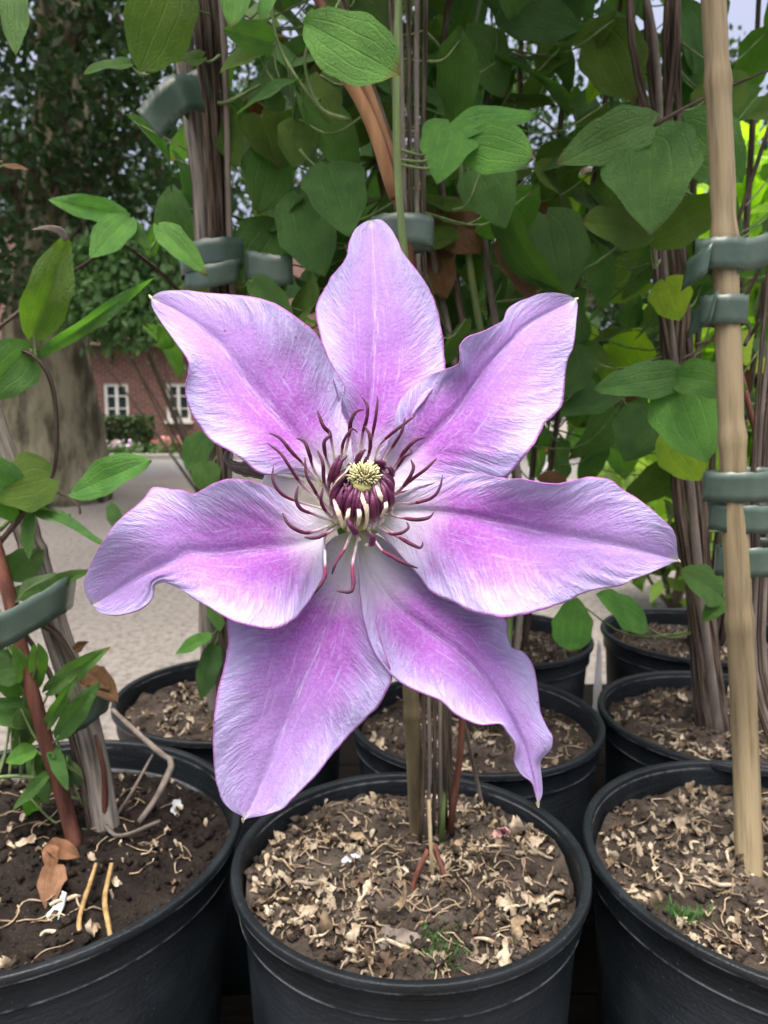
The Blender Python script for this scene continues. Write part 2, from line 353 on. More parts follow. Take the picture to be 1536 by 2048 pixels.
# ------------------------------------------------------------------ house beyond the road
def house():
    Y0, X0, X1, H = 20.0, -10.5, 1.2, 2.75
    h = thing('brick_house', 'low red brick house with white framed windows across the road', 'house', (X0, Y0, 0))
    wins = []
    for u0, u1 in ((206, 259), (331, 366), (440, 492), (545, 598)):
        a = px(u0, 767, Y0); b = px(u1, 842, Y0); wins.append((a.x, b.x, b.z, a.z))
    if wins[1][1] - wins[1][0] < .6: wins[1] = (wins[1][0], wins[1][0] + .62, wins[1][2], wins[1][3])
    m = MB(); xs = X0; z0, z1 = wins[0][2], wins[0][3]
    for a, b, c, d in wins + [(X1, X1, 0, 0)]:
        m.box(((xs + a)/2, Y0 + .15, H/2), (a - xs, .3, H)); xs = b
    for a, b, c, d in wins:
        m.box(((a+b)/2, Y0 + .15, z0/2), (b-a, .3, z0)); m.box(((a+b)/2, Y0 + .15, (z1+H)/2), (b-a, .3, H-z1))
    m.box((X0 + .15, Y0 + 3.3, H/2), (.3, 6, H)); m.box((X1 - .15, Y0 + 3.3, H/2), (.3, 6, H)); m.box(((X0+X1)/2, Y0 + 6.15, H/2), (X1-X0-.6, .3, H))
    part('wall', m.V, m.F, M['brick'], h, smooth=False)
    for a, b, c, d in wins:
        wob = MB(); t = .075; y = Y0 + .07
        wob.box(((a+b)/2, y, d - t/2), (b-a, .08, t)); wob.box(((a+b)/2, y, c + t/2), (b-a, .08, t))
        for x in (a + t/2, b - t/2, (a+b)/2): wob.box((x, y, (c+d)/2), (t, .076, d-c-2*t))
        for q in (1/3, 2/3): wob.box(((a+b)/2, y, lerp(c, d, q)), (b-a-2*t, .05, .03))
        win = part('window', wob.V, wob.F, M['white_paint'], h, smooth=False)
        for x0, x1 in ((a + t, (a+b)/2 - t/2), ((a+b)/2 + t/2, b - t)):
            p = MB(); p.box(((x0+x1)/2, Y0 + .1, (c+d)/2), (x1-x0, .012, d-c-2*t)); part('pane', p.V, p.F, M['glass'], win, smooth=False)
        p = MB(); p.box(((a+b)/2, Y0 - .02, c - .03), (b-a+.12, .16, .06)); part('sill', p.V, p.F, M['white_paint'], win, smooth=False)
    zr = H + 3.4; ym = Y0 + 3.15
    V = [(X0-.3, Y0-.35, H-.1), (X1+.3, Y0-.35, H-.1), (X1+.3, ym, zr), (X0-.3, ym, zr), (X0-.3, Y0+6.65, H-.1), (X1+.3, Y0+6.65, H-.1)]
    part('roof', V, [(0, 1, 2, 3), (3, 2, 5, 4)], M['roof'], h, smooth=False, thick=.16)
    g = [(X0+.02, Y0+.02, H), (X0+.02, Y0+6.28, H), (X0+.02, ym, zr-.15), (X1-.02, Y0+.02, H), (X1-.02, Y0+6.28, H), (X1-.02, ym, zr-.15)]
    part('gable', g, [(0, 2, 1), (3, 4, 5)], M['brick'], h, smooth=False, thick=.02)
house()

# ------------------------------------------------------------------ foliage masses
def leafcloud(C, size, aspect=.55, droop=.3):
    """rhombic leaf faces, slightly folded, round the centres C (n,3)"""
    n = len(C); d = rng.normal(size=(n, 3)); d[:, 2] -= droop; d /= np.linalg.norm(d, axis=1)[:, None]
    q = rng.normal(size=(n, 3)); b = np.cross(d, q); b /= np.linalg.norm(b, axis=1)[:, None] + 1e-9
    s = size * rng.uniform(.6, 1.35, n)[:, None]
    V = np.stack([C, C + d*s*.45 + b*s*aspect*.5, C + d*s, C + d*s*.45 - b*s*aspect*.5], 1).reshape(-1, 3)
    F = np.arange(4*n).reshape(-1, 4)
    return V, F
def fastmesh(name, V, F, m, parent=None, stuff=False):
    L = np.array(rootloc(parent)) if parent else np.zeros(3)
    me = bpy.data.meshes.new(name); nf = len(F)
    me.vertices.add(len(V)); me.vertices.foreach_set('co', (V - L).astype(np.float32).ravel())
    me.loops.add(nf*4); me.loops.foreach_set('vertex_index', F.astype(np.int32).ravel())
    me.polygons.add(nf); me.polygons.foreach_set('loop_start', np.arange(0, nf*4, 4, dtype=np.int32)); me.polygons.foreach_set('loop_total', np.full(nf, 4, np.int32))
    me.update(calc_edges=True); me.validate(); me.materials.append(m)
    o = link(name, me, parent)
    if stuff: o['kind'] = 'stuff'
    return o
def clumps(center, rad, n, per, spread, shell=.55, zmin=None):
    d = rng.normal(size=(n, 3)); d /= np.linalg.norm(d, axis=1)[:, None]
    r = rng.uniform(shell, 1, n)[:, None] ** .6
    C = np.array(center) + d * r * np.array(rad)
    if zmin is not None: C[:, 2] = np.where(C[:, 2] < zmin, zmin + rng.uniform(0, 1.2, n), C[:, 2])
    P = np.repeat(C, per, 0) + rng.normal(size=(n*per, 3)) * spread * np.array([1, 1, .6])
    return C, P
def tree(label, base, trunk, rads, crown, crad, nclump, per, leaf, mt='bark', mf='fol_tree', zmin=2.0, group='trees beyond the pots'):
    t = thing('broadleaf_tree', label, 'tree', base, group)
    V, F, U = tube(trunk, rads, 18, 30, .05)
    tr = part('trunk', V, F, M[mt], t, U)
    C, P = clumps(crown, crad, nclump, per, .42, .35, zmin)
    top = np.array(trunk[-1]); low = np.array(trunk[-2])
    for i in range(0, min(nclump, 14)):
        c = C[i]; mid = lerp(low, top, random.random())
        V, F, U = tube([mid, lerp(mid, c, .5) + np.array([0, 0, .35]), c], [rads[-1]*.55, rads[-1]*.3, .03], 8, 10, .04)
        part('limb', V, F, M['bark_dark'], t, U)
    V, F = leafcloud(P, leaf); fastmesh('crown', V, F, M[mf], t, True)
    return t
b1 = px(112, 1000, 10.0); x0 = b1.x
tree('large tree with broad pale flared trunk standing on the gravel', (x0, 10, 0),
     [(x0, 10, -.05), (x0-.02, 10, .35), (x0-.02, 10, 1.0), (x0, 10, 1.9), (x0+.12, 10.1, 3.4), (x0+.3, 10.2, 5.2), (x0+.2, 10.3, 7.5)],
     [.76, .60, .48, .40, .32, .26, .15], (x0+.8, 10.8, 6.6), (5.0, 4.2, 4.6), 190, 90, .15)
TREE1 = bpy.data.objects['broadleaf_tree']
C_, P_ = clumps((x0+.7, 8.8, 4.6), (2.6, .6, 2.6), 95, 55, .24, .1, 2.3); V, F = leafcloud(P_, .13, .5, .9); fastmesh('hanging_foliage', V, F, M['fol_tree'], TREE1, True)
C2, P2_ = clumps((-2.2, 5.2, 7.6), (3.6, 2.4, 1.1), 90, 70, .35, .05); V, F = leafcloud(P2_, .16, .55, .4); fastmesh('added_shade_foliage', V, F, M['fol_tree'], TREE1, True)  # unseen foliage high out of view, added to shade the gravel
for i_ in range(6):  # limbs added to carry the unseen shading foliage
    V, F, U = tube([(x0+.2, 10.2, 6.2), lerp(np.array((x0, 10, 7.6)), C2[i_], .5), C2[i_]], [.12, .07, .015], 7, 12, .05); part('limb', V, F, M['bark_dark'], TREE1, U)
for i_ in range(8):
    V, F, U = tube([(x0+.1, 10.05, 3.2), lerp(np.array((x0, 10, 4.4)), C_[i_], .5), C_[i_]], [.10, .06, .015], 7, 12, .05); part('limb', V, F, M['bark_dark'], TREE1, U)
tree('slim dark trunked tree at the roadside behind the pale trunk', (-8.2, 12.6, 0), [(-8.2, 12.6, -.05), (-8.1, 12.6, 1.5), (-8.0, 12.6, 3.5), (-7.8, 12.6, 6)],
     [.34, .27, .22, .14], (-7.6, 12.8, 6.0), (4.0, 3.0, 4.2), 120, 90, .15, 'bark_dark')
tree('tall tree rising behind the brick house', (-3.5, 29, 0), [(-3.5, 29, -.05), (-3.4, 29, 4), (-3.5, 29, 8), (-3.3, 29, 12)],
     [.5, .4, .3, .15], (-3, 29, 10), (8.5, 3.5, 8), 150, 70, .30, 'bark_dark', zmin=4)
tree('tree with a low dense crown across the road to the right of the house', (5.2, 15.5 + 4.5, 0), [(5.2, 20, -.05), (5.1, 20, 1.5), (5.2, 20, 3.5), (5.0, 20, 7)],
     [.4, .32, .25, .15], (4.6, 20, 5.6), (6.0, 3.0, 5.2), 200, 140, .20, 'bark_dark', zmin=.9)
# drooping light green branch of the big tree, a shrub by the kerb, a hedge, flowers
def shrub(name, label, cat, base, center, rad, n, per, spread, leaf, mf, stems=5, group=None, shell=.2, droop=.3):
    t = thing(name, label, cat, base, group); C, P = clumps(center, rad, n, per, spread, shell)
    P = P[P[:, 2] > base[2] + .01]
    for i in range(stems):
        c = C[i]; V, F, U = tube([base, lerp(np.array(base), c, .55) + rng.normal(size=3)*.05, c], [.03*max(rad), .018*max(rad), .006], 6, 10); part('stem', V, F, M['bark_dark'], t, U)
    V, F = leafcloud(P, leaf, .55, droop); fastmesh('foliage', V, F, M[mf], t, True); return t
c = px(235, 650, 8.6)
shrub('young_tree', 'young tree with soft mid green hanging foliage beside the big trunk', 'tree', (c.x+.9, 8.9, 0), (c.x+.1, 8.7, c.z+.35), (.75, .5, .65), 60, 110, .13, .10, 'fol_mid', 8, 'trees beyond the pots', .2, 1.2)
def hedge(label, x0, x1, y0, y1, h):
    t = thing('hedge', label, 'hedge', ((x0+x1)/2, (y0+y1)/2, 0)); m = MB(); m.box(((x0+x1)/2, (y0+y1)/2, h/2-.04), (x1-x0-.1, y1-y0-.1, h-.08)); part('branch_mass', m.V, m.F, M['bark_dark'], t, smooth=False)
    n = 5200; P = rng.uniform([x0, y0, .0], [x1, y1, h], (n, 3)); f = rng.integers(0, 4, n)
    P[f == 0, 1] = y0; P[f == 1, 2] = h; P[f == 2, 0] = x0; P[f == 3, 0] = x1; P += rng.normal(size=(n, 3))*.025; P[:, 2] = np.maximum(P[:, 2], .03)
    V, F = leafcloud(P, .09, .6, 0); fastmesh('foliage', V, F, M['fol_hedge'], t, True)
a = px(178, 838, 18.9); b = px(296, 838, 18.9); hedge('clipped dark hedge under the window of the brick house', a.x, b.x, 18.6, 19.3, a.z)
def blossom(label, u, v, Y, w_, mf):
    c = px(u, v, Y); t = thing('flower_bush', label, 'flowers', (c.x, Y, 0), 'flowering bushes along the house')
    P = np.array((c.x, Y, c.z*.55)) + rng.normal(size=(500, 3))*np.array([w_, .15, c.z*.3]); P[:, 2] = np.clip(P[:, 2], .03, c.z); V, F = leafcloud(P, .09, .6, 0); fastmesh('foliage', V, F, M['fol_mid'], t, True)
    P = np.array((c.x, Y-.1, c.z)) + rng.normal(size=(60, 3))*np.array([w_*.8, .12, .07]); P[:, 2] = np.clip(P[:, 2], .03, c.z+.12); V, F = leafcloud(P, .10, .9, 0); fastmesh('blossom', V, F, M[mf], t, True)
M['fol_lilac'] = mat_foliage('lilac_blossom', (.50, .35, .55), (.65, .50, .68), .2)
blossom('pale lilac flowers in front of the clipped hedge', 240, 888, 18.2, .30, 'fol_lilac')
blossom('pink flowers growing against the brick wall', 340, 882, 18.4, .22, 'fol_pinkfl')
c = px(1545, 600, 2.6)
shrub('lime_shrub', 'bright lime green leafy shrub behind the bamboo cane', 'shrub', (c.x+.15, 2.7, 0), (c.x+.08, 2.7, 1.5), (.40, .35, .75), 70, 26, .10, .14, 'fol_lime', 7, None, .1)
c = px(1345, 900, 4.6)
shrub('low_bush', 'low yellow green bush standing on the gravel behind the pots', 'shrub', (c.x+.05, 4.6, 0), (c.x, 4.6, .72), (.45, .4, .55), 40, 22, .12, .12, 'fol_bush', 7, None, .1)

nw_ = 26000; aw = rng.uniform(-1.35, 1.35, nw_); dw_ = rng.uniform(58, 64, nw_); hw_ = 3.2 + 1.6*np.sin(aw*9) + 1.1*np.sin(aw*23 + 1) + .7*np.sin(aw*61)
Pw = np.stack([np.sin(aw)*dw_, np.cos(aw)*dw_, rng.uniform(0, 1, nw_)**.8*(hw_ + 1.2)], 1); V, F = leafcloud(Pw, 1.0, .65, 0); V[:, 2] = np.maximum(V[:, 2], .01)
o = fastmesh('far_wood', V, F, M['fol_tree'], None, True); tag(o, 'dark belt of far woodland beyond the road', 'woodland')

# crates, tub glimpsed through the stems
def crate(label, c, w_, d_, h, mt, group):
    t = thing('plastic_crate', label, 'crate', (c[0], c[1], c[2]), group); x, y, z = c; k = .02
    m = MB(); m.box((x, y, z+k/2), (w_, d_, k)); part('base', m.V, m.F, M[mt], t, smooth=False)
    for sx in (-1, 1):
        m = MB(); m.box((x + sx*(w_/2-k/2), y, z+h/2+k/2), (k, d_-2*k, h-k)); part('side', m.V, m.F, M[mt], t, smooth=False)
        m = MB(); m.box((x, y + sx*(d_/2-k/2), z+h/2+k/2), (w_, k, h-k)); m.box((x, y + sx*(d_/2+.006), z+h-.03), (w_+.02, .012, .04)); part('side', m.V, m.F, M[mt], t, smooth=False)
c = px(1092, 905, 9); hh = c.z / 3
for i in range(3): crate('white plastic crate in the pile seen between flower and bush', (c.x, 9, i*hh), .30, .4, hh-.003, 'white_plastic', 'white crates piled on the gravel')
crate('red plastic crate on top of the white crates', (c.x+.02, 9, c.z), .26, .36, .15, 'red_plastic', None)
c = px(1215, 915, 7.5)
tb = thing('storage_tub', 'grey lidded storage tub standing on the gravel', 'tub', (c.x, 7.5, 0))
V = []; prof = [(.19, 0), (.21, .05), (.23, c.z-.06), (.25, c.z-.06), (.25, c.z-.03)]
V, F = lathe(prof, (c.x, 7.5, 0), 24); part('body', V, F, M['grey_plastic'], tb)
V, F = lathe([(.255, c.z-.05), (.26, c.z-.02), (.24, c.z), (.05, c.z+.03), (.0, c.z+.03)], (c.x, 7.5, 0), 24); part('lid', V, F, M['grey_plastic'], tb)

# ------------------------------------------------------------------ bench
BZ = .775
bn = thing('nursery_bench', 'dark slatted timber bench carrying the black pots', 'bench', (.17, .72, 0))
for i in range(11):
    m = MB(); m.box((.17, .215 + i*.1, BZ-.012), (1.02, .0975, .024)); part('slat', m.V, m.F, M['wood_dark'], bn, smooth=False)
for x in (-.30, .64):
    for y in (.24, 1.19): m = MB(); m.box((x, y, (BZ-.074)/2), (.05, .05, BZ-.074)); part('leg', m.V, m.F, M['wood_dark'], bn, smooth=False)
for y in (.24, 1.19): m = MB(); m.box((.17, y, BZ-.049), (1.0, .045, .05)); part('rail', m.V, m.F, M['wood_dark'], bn, smooth=False)

# ------------------------------------------------------------------ pots
PR0 = .1016; RAD = {1: .0988, 2: .126, 3: .115}; PR = PR0; PH = .225; RZ = BZ + PH
POTS = {1: (.0145, .400), 2: (-.2125, .424), 3: (.2305, .402), 4: (.074, .594), 5: (.280, .600), 6: (-.132, .645), 7: (.125, .815), 8: (.345, .825)}
DROP = {1: .013, 2: .017, 3: .016, 4: .018, 5: .016, 6: .018, 7: .02, 8: .02}
PLAB = {1: 'black plastic pot of littered soil directly below the big flower', 2: 'black plastic pot with dark damp soil holding the red brown stem',
        3: 'black plastic pot of littered soil holding the tan bamboo cane', 4: 'black plastic pot behind the pot below the flower, its rim passed by the twisted petal',
        5: 'black plastic pot with thick brown stem bundle behind the tan cane', 6: 'black plastic pot beside the open gravel, holding the grey post',
        7: 'black plastic pot at the back beside the white plant label', 8: 'black plastic pot at the back right corner of the bench'}
def soil_z(i, x, y):
    X, Y = POTS[i]; PR = RAD.get(i, PR0); dx, dy = x - X, y - Y; r = math.hypot(dx, dy) / PR
    n = mnoise.fractal(Vector((dx*28 + i*9.1, dy*28, i*3.3)), .9, 2.0, 5)
    n2 = mnoise.fractal(Vector((dx*95, dy*95, i*7.7)), .9, 2.0, 3)
    slope = .012 * dy / PR if i == 2 else 0
    return RZ - DROP[i] + n*.0050 + n2*.0032 + .004*(1 - r*r) - slope*.3
def strip_mesh(name, L, W, curl, cup, seed, m, nt=7, nw=3, jit=.1):
    rr = random.Random(seed); V = []; a = 0; x = z = 0; ph = rr.uniform(0, 6)
    for i in range(nt + 1):
        t = i / nt; wd = W * (math.sin(math.pi * (.12 + .8*t)) ** .8) * rr.uniform(.6, 1.2)
        for j in range(nw + 1):
            s = j / nw * 2 - 1; yy = s*wd + W*.5*math.sin(t*4 + ph); V.append((x - math.sin(a)*cup*s*s*W, yy, z + math.cos(a)*cup*s*s*W + rr.uniform(-jit, jit)*W))
        a += curl / nt * rr.uniform(.4, 1.6); x += L/nt*math.cos(a); z += L/nt*math.sin(a)
    V = np.array(V); V -= V.mean(0); V[:, 2] -= V[:, 2].min()
    F = [(i*(nw+1)+j, i*(nw+1)+j+1, (i+1)*(nw+1)+j+1, (i+1)*(nw+1)+j) for i in range(nt) for j in range(nw)]
    return V, F
FLAKES = []
for k in range(14):
    V, F = strip_mesh('dried_petal', random.uniform(.006, .015), random.uniform(.0022, .0052), random.uniform(-2.2, 3.4), random.uniform(-.7, 1.0), k, M['litter'], jit=.45)
    FLAKES.append(mesh('dried_petal', V, F, M['litter']))
FLAKES2 = []
for k in range(8):
    V, F = strip_mesh('dried_petal', random.uniform(.006, .014), random.uniform(.0015, .0036), random.uniform(-3.2, 3.8), random.uniform(-.7, 1.0), 40 + k, None, jit=.35)
    FLAKES2.append(mesh('dried_petal', V, F, M['litter_brown']))
CURLS = []
for k in range(8):
    L = random.uniform(.012, .026); c = random.uniform(2, 5); P = []; a = 0; p = np.zeros(3)
    for i in range(7): P.append(p.copy()); a += c/6*random.uniform(.4, 1.5); p = p + L/6*np.array([math.cos(a), math.sin(a), random.uniform(-.3, .35)])
    P = np.array(P); P -= P.mean(0); P[:, 2] -= P[:, 2].min() - .0006
    V, F, U = tube(P, [.0009, .0012, .001, .0005], 5, 12); CURLS.append(mesh('dried_root', V, F, M['litter']))
def put(me, name, pot, x, y, s, label, cat, group, mt=None):
    o = link(name, me); o.location = (x, y, soil_z(pot, x, y) - .0012); o.scale = (s,)*3
    o.rotation_euler = (random.uniform(-.5, .5), random.uniform(-.5, .5), random.uniform(0, 6.3)); tag(o, label, cat, group)
    return o
def sit(u, v, pot):
    lo = RZ - DROP[pot]; d = px(u, v, 1) - CAM; k = (lo - CAM.z) / d.z; p = CAM + d*k; p.z = soil_z(pot, p.x, p.y); return p
SIT = sit
POT = {}
WHERE = {1: 'the pot directly below the flower', 2: 'the dark soil beside the red brown stem', 3: 'the pot holding the tan bamboo cane', 4: 'the pot behind the one below the flower', 5: 'the pot behind the tan cane', 6: 'the pot beside the open gravel', 7: 'the back pot', 8: 'the back corner pot'}
for i, (X, Y) in POTS.items():
    PR = RAD.get(i, PR0); q0 = PR/PR0
    t = thing('plant_pot', PLAB[i], 'pot', (X, Y, BZ), 'black nursery pots on the bench'); POT[i] = t
    prof = [(0, .002), (.070*q0, .002), (.082*q0, 0), (.0835*q0, .004), (.0865*q0, .06), (PR-.0065, PH-.020)]
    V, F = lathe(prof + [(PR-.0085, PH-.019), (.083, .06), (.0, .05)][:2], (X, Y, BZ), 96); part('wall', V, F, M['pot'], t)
    rim = [(PR-.0072, PH-.0215), (PR-.0042, PH-.0208), (PR-.0038, PH-.0204), (PR-.0037, PH-.0198), (PR-.0040, PH-.0194), (PR-.0032, PH-.0062), (PR-.0030, PH-.0056), (PR-.0008, PH-.0050), (PR-.0001, PH-.0046), (PR, PH-.0040), (PR-.0003, PH-.0006), (PR-.0008, PH-.0001), (PR-.0014, PH), (PR-.0040, PH-.0002), (PR-.0048, PH-.0006), (PR-.0052, PH-.0014), (PR-.0062, PH-.008), (PR-.0085, PH-.03), (PR-.0115, PH-.075)]
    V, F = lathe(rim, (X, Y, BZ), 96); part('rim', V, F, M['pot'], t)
    n, k = (170, 72) if i in (1, 2, 3) else (96, 40); V = []; rs = PR - .0082
    for a in range(k + 1):
        for b in range(n):
            r = rs*a/k; th = 2*math.pi*b/n; x, y = X + r*math.cos(th), Y + r*math.sin(th); V.append((x, y, soil_z(i, x, y)))
    F = [(a*n+b, (a+1)*n+b, (a+1)*n+(b+1) % n, a*n+(b+1) % n) for a in range(k) for b in range(n)]
    part('soil', V, F, M['soil_dark' if i == 2 else 'soil'], t)
    # crumbs, chips and fibres nobody could count
    near = i in (1, 2, 3); mb = MB(); ico = [(0,0,1),(.9,0,.1),(0,.9,0),(-.9,.1,.1),(.1,-.9,0),(0,0,-.8)]; icf = [(0,1,2),(0,2,3),(0,3,4),(0,4,1),(5,2,1),(5,3,2),(5,4,3),(5,1,4)]
    for q in range(900 if near else 320):
        r = rs*.985*math.sqrt(random.random()); th = random.uniform(0, 6.283); x, y = X+r*math.cos(th), Y+r*math.sin(th); s = random.choice((.0007, .001, .0013, .002, .0032))*random.uniform(.7, 1.4); z = soil_z(i, x, y) + s*.3
        mb.add([(x+a*s*random.uniform(.6, 1.4), y+b*s*random.uniform(.6, 1.4), z+c*s*random.uniform(.5, 1)) for a, b, c in ico], icf)
    part('soil_crumbs', mb.V, mb.F, M['soil_dark' if i == 2 else 'soil'], t, stuff=True)
    mb = MB(); nf = {1: 900, 2: 160, 3: 900}.get(i, 480)
    for q in range(nf):
        r = rs*.97*math.sqrt(random.random()); th = random.uniform(0, 6.283); x, y = X+r*math.cos(th), Y+r*math.sin(th)
        if mnoise.noise(Vector((x*26, y*26, i))) < -.12 and random.random() < .75: continue
        V, F = strip_mesh('', random.uniform(.002, .0075), random.uniform(.0008, .0030), random.uniform(-2, 3), .5, random.random(), None, 4, 2, .5)
        mt = Matrix.Rotation(random.uniform(0, 6.3), 3, 'Z') @ Matrix.Rotation(random.uniform(-.7, .7), 3, 'X')
        z = soil_z(i, x, y) - .0006; mb.add([tuple(mt @ Vector(v) + Vector((x, y, z))) for v in V], F)
    part('litter', mb.V, mb.F, M['litter_mix'], t, stuff=True)
    mb = MB()
    for q in range({1: 150, 2: 60, 3: 130}.get(i, 50)):
        r = rs*.86*math.sqrt(random.random()); th = random.uniform(0, 6.283); x, y = X+r*math.cos(th), Y+r*math.sin(th); a = random.uniform(0, 6.3); P = []
        for s in range(5):
            if math.hypot(x-X, y-Y) < rs: P.append((x, y, soil_z(i, x, y) + random.uniform(0, .0025)))
            a += random.uniform(-.9, .9); x += .005*math.cos(a); y += .005*math.sin(a)
        if len(P) > 2: V, F, U = tube(P, random.uniform(.00025, .0006), 4, 9); mb.add(V, F)
    part('root_fibres', mb.V, mb.F, M['fibre'], t, stuff=True)
    # the larger curled petals and roots lie loose on the soil
    nb = {1: 150, 2: 16, 3: 150, 4: 50, 5: 60, 6: 26, 7: 8, 8: 8}[i]
    for q in range(nb):
        for tr_ in range(30):
            r = rs*.93*math.sqrt(random.random()); th = random.uniform(0, 6.283); x, y = X+r*math.cos(th), Y+r*math.sin(th)
            if i == 2 or mnoise.noise(Vector((x*26, y*26, i))) > -.02: break
        if random.random() < .78: put(random.choice(FLAKES + FLAKES2), 'dried_petal', i, x, y, random.uniform(.55, 1.15), 'curled cream dried petal lying on ' + WHERE[i], 'dried petal', 'dried petals on ' + WHERE[i])
        else: put(random.choice(CURLS), 'dried_root', i, x, y, random.uniform(.7, 1.3), 'thin curled cream rootlet lying on ' + WHERE[i], 'rootlet', 'rootlets on ' + WHERE[i])

# ------------------------------------------------------------------ clematis plants, canes, ties
def leafmesh(name, m, hw=.3, fold=.25, bend=.15, wave=.03, heart=.06, seed=0, nt=12, nw=8, peak=.40):
    rr = random.Random(seed); V = []; U = []; F = []; p = peak * 1.35; q = (1 - peak) * 1.35; mx = peak**p * (1-peak)**q; ph = rr.uniform(0, 6); tw = rr.uniform(-.25, .25)
    for i in range(nt + 1):
        t = i / nt; te = min(max(t, .004), 1); wd = hw * (te**p * (1-te)**q) / mx if t < 1 else 0
        wd = max(wd, .004)
        for j in range(nw + 1):
            s = j / nw * 2 - 1; a = abs(s)
            y = s * wd * (1 + .05*math.sin(t*17 + ph*s))
            z = fold*a*wd*(1-.4*a) - bend*t*t + wave*math.sin(t*9 + ph + (1.5 if s > 0 else 0))*a + tw*s*wd*t
            x = t - heart*a**1.5*math.exp(-t*5)*1.2 - .10*a*a*wd
            V.append((x, y, z)); U.append((j/nw, t))
    F = [(i*(nw+1)+j, (i+1)*(nw+1)+j, (i+1)*(nw+1)+j+1, i*(nw+1)+j+1) for i in range(nt) for j in range(nw)]
    return mesh(name, V, F, m, U)
LM = {k: [leafmesh('leaf', M[k], random.uniform(.22, .33), random.uniform(.05, .8), random.uniform(-.1, .5), random.uniform(.02, .08), random.uniform(.02, .12), s, 9, 4, random.uniform(.34, .46)) for s in range(10)]
      for k in ('leaf', 'leaf_bright', 'leaf_dark', 'leaf_olive', 'leaf_lime', 'leaf_dry')}
def orient(o, base, tip, nrm, L, sy, loc0, roll=0):
    x = (tip - base).normalized(); n = nrm - x*nrm.dot(x); n.normalize(); n = Matrix.Rotation(roll, 3, x) @ n; y = n.cross(x)
    m3 = Matrix((x, y, n)).transposed(); o.matrix_basis = Matrix.Translation(base - loc0) @ m3.to_4x4() @ Matrix.Diagonal((L, L*sy, L, 1))
class Plant:
    def __init__(s, label, pot, dx=0, dy=0):
        X, Y = POTS[pot] if isinstance(pot, int) else pot
        z = soil_z(pot, X+dx, Y+dy) if isinstance(pot, int) else BZ
        s.o = thing('clematis_plant', label, 'climbing plant', (X+dx, Y+dy, z), 'clematis plants on the bench'); s.pts = []; s.mb = MB()
    def stem(s, P, rad, mt='stem_brown', n=8, rough=.08, name='stem'):
        V, F, U = tube(P, rad, n, None, rough); part(name, V, F, M[mt], s.o, U); s.pts += list(catmull(P, max(12, 6*len(P))))
    def stalk(s, base, frm=None, r=.0007, d=None):
        b = np.array(base)
        if frm is None:
            Q = np.array(s.pts); k = np.argmin(np.linalg.norm(Q - (b - np.array([0, 0, .025])), axis=1)); frm = Q[k]
        frm = np.array(frm); mid = lerp(frm, b, .55) + np.array([0, 0, -.18*np.linalg.norm(b-frm)]) if d is None else np.array(d)
        V, F, U = tube([frm, mid, b], [r*1.4, r, r], 5, 9); s.mb.add(V, F)
    def leaf(s, b, t, hw, mt='leaf', roll=0, fold=.3, bend=.1, frm=None, wave=.03, peak=.4, heart=.06, up=.45, stalk=True):
        """b, t: (u, v, depth) of leaf base and tip; hw: half width in photograph pixels"""
        B, T = px(*b), px(*t); L = (T-B).length; w_ = hw*mpp((b[2]+t[2])/2)/L
        me = leafmesh('leaf', M[mt], w_, fold, bend, wave, heart, random.randrange(10**6), 16, 10, peak)
        o = link('leaf', me, s.o); n = (CAM - B).normalized() + Vector((0, 0, up)); orient(o, B, T, n, L, 1, s.o.location, roll)
        if stalk: s.stalk(B, px(*frm) if frm else None)
    def fill(s, n, cx, cy, z0, z1, spread, mats, size=(.045, .075), face=.8, ymin=0):
        for i in range(n):
            B = Vector((cx + random.gauss(0, spread), max(cy + random.gauss(0, spread*.8), ymin + random.uniform(0, .03)), random.uniform(z0, z1)))
            d = Vector((random.gauss(0, 1), random.gauss(-.3, 1), random.gauss(-.55, .6))).normalized(); L = random.uniform(*size)
            if B.y + d.y*L < ymin: d.y = abs(d.y)
            o = link('leaf', random.choice(LM[random.choice(mats)]), s.o)
            orient(o, B, B + d*L, Vector((random.gauss(0, .7), -face + random.gauss(0, .6), .7 + random.gauss(0, .5))), L, random.uniform(.85, 1.25), s.o.location)
            s.stalk(B)
    def upper(s, n, cx, cy, z0, z1, spread, mf='fol_tree', size=.065):  # unseen leaves above the view, added to shade the plants below
        P = np.stack([rng.normal(cx, spread, n), rng.normal(cy, spread, n), rng.uniform(z0, z1, n)], 1); V, F = leafcloud(P, size, .6, .4); fastmesh('upper_shade_leaves', V, F, M[mf], s.o, True)
    def done(s):
        if s.mb.V: part('leaf_stalks', s.mb.V, s.mb.F, M['stem_green'], s.o, stuff=True)
def cane(label, P, r, mt, nodes=(), group='canes supporting the clematis'):
    P = [np.array(p, float) for p in P]; n = 110; Q = catmull(P, n); rad = np.full(n, r) * np.linspace(1.03, .84, n)
    for q in nodes:
        d = np.linspace(0, 1, n) - q; rad += r*.13*np.exp(-(d/.008)**2) - r*.05*np.exp(-((d-.022)/.008)**2)
    V, F, U = tube(Q, rad, 14, n, .012); return solo('bamboo_cane', V, F, M[mt], label, 'cane', group, U, origin=Q[0])
def ring(C, rx, ry, h, lift=0, a0=-3.3, a1=3.0, yaw=0):
    """loop of tape round C, tails may overlap"""
    P = []
    for q in np.linspace(a0, a1, 16): P.append((C[0] + rx*math.sin(q), C[1] - ry*math.cos(q), C[2] + lift*math.sin(q*.5)))
    return ribbon(P, (0, 0, h), 34)
def tie(label, parts, group='dark green plastic plant ties'):
    mb = MB()
    for V, F in parts: mb.add(V, F)
    return solo('plant_tie', mb.V, mb.F, M['tie'], label, 'plant tie', group, thick=.00035)

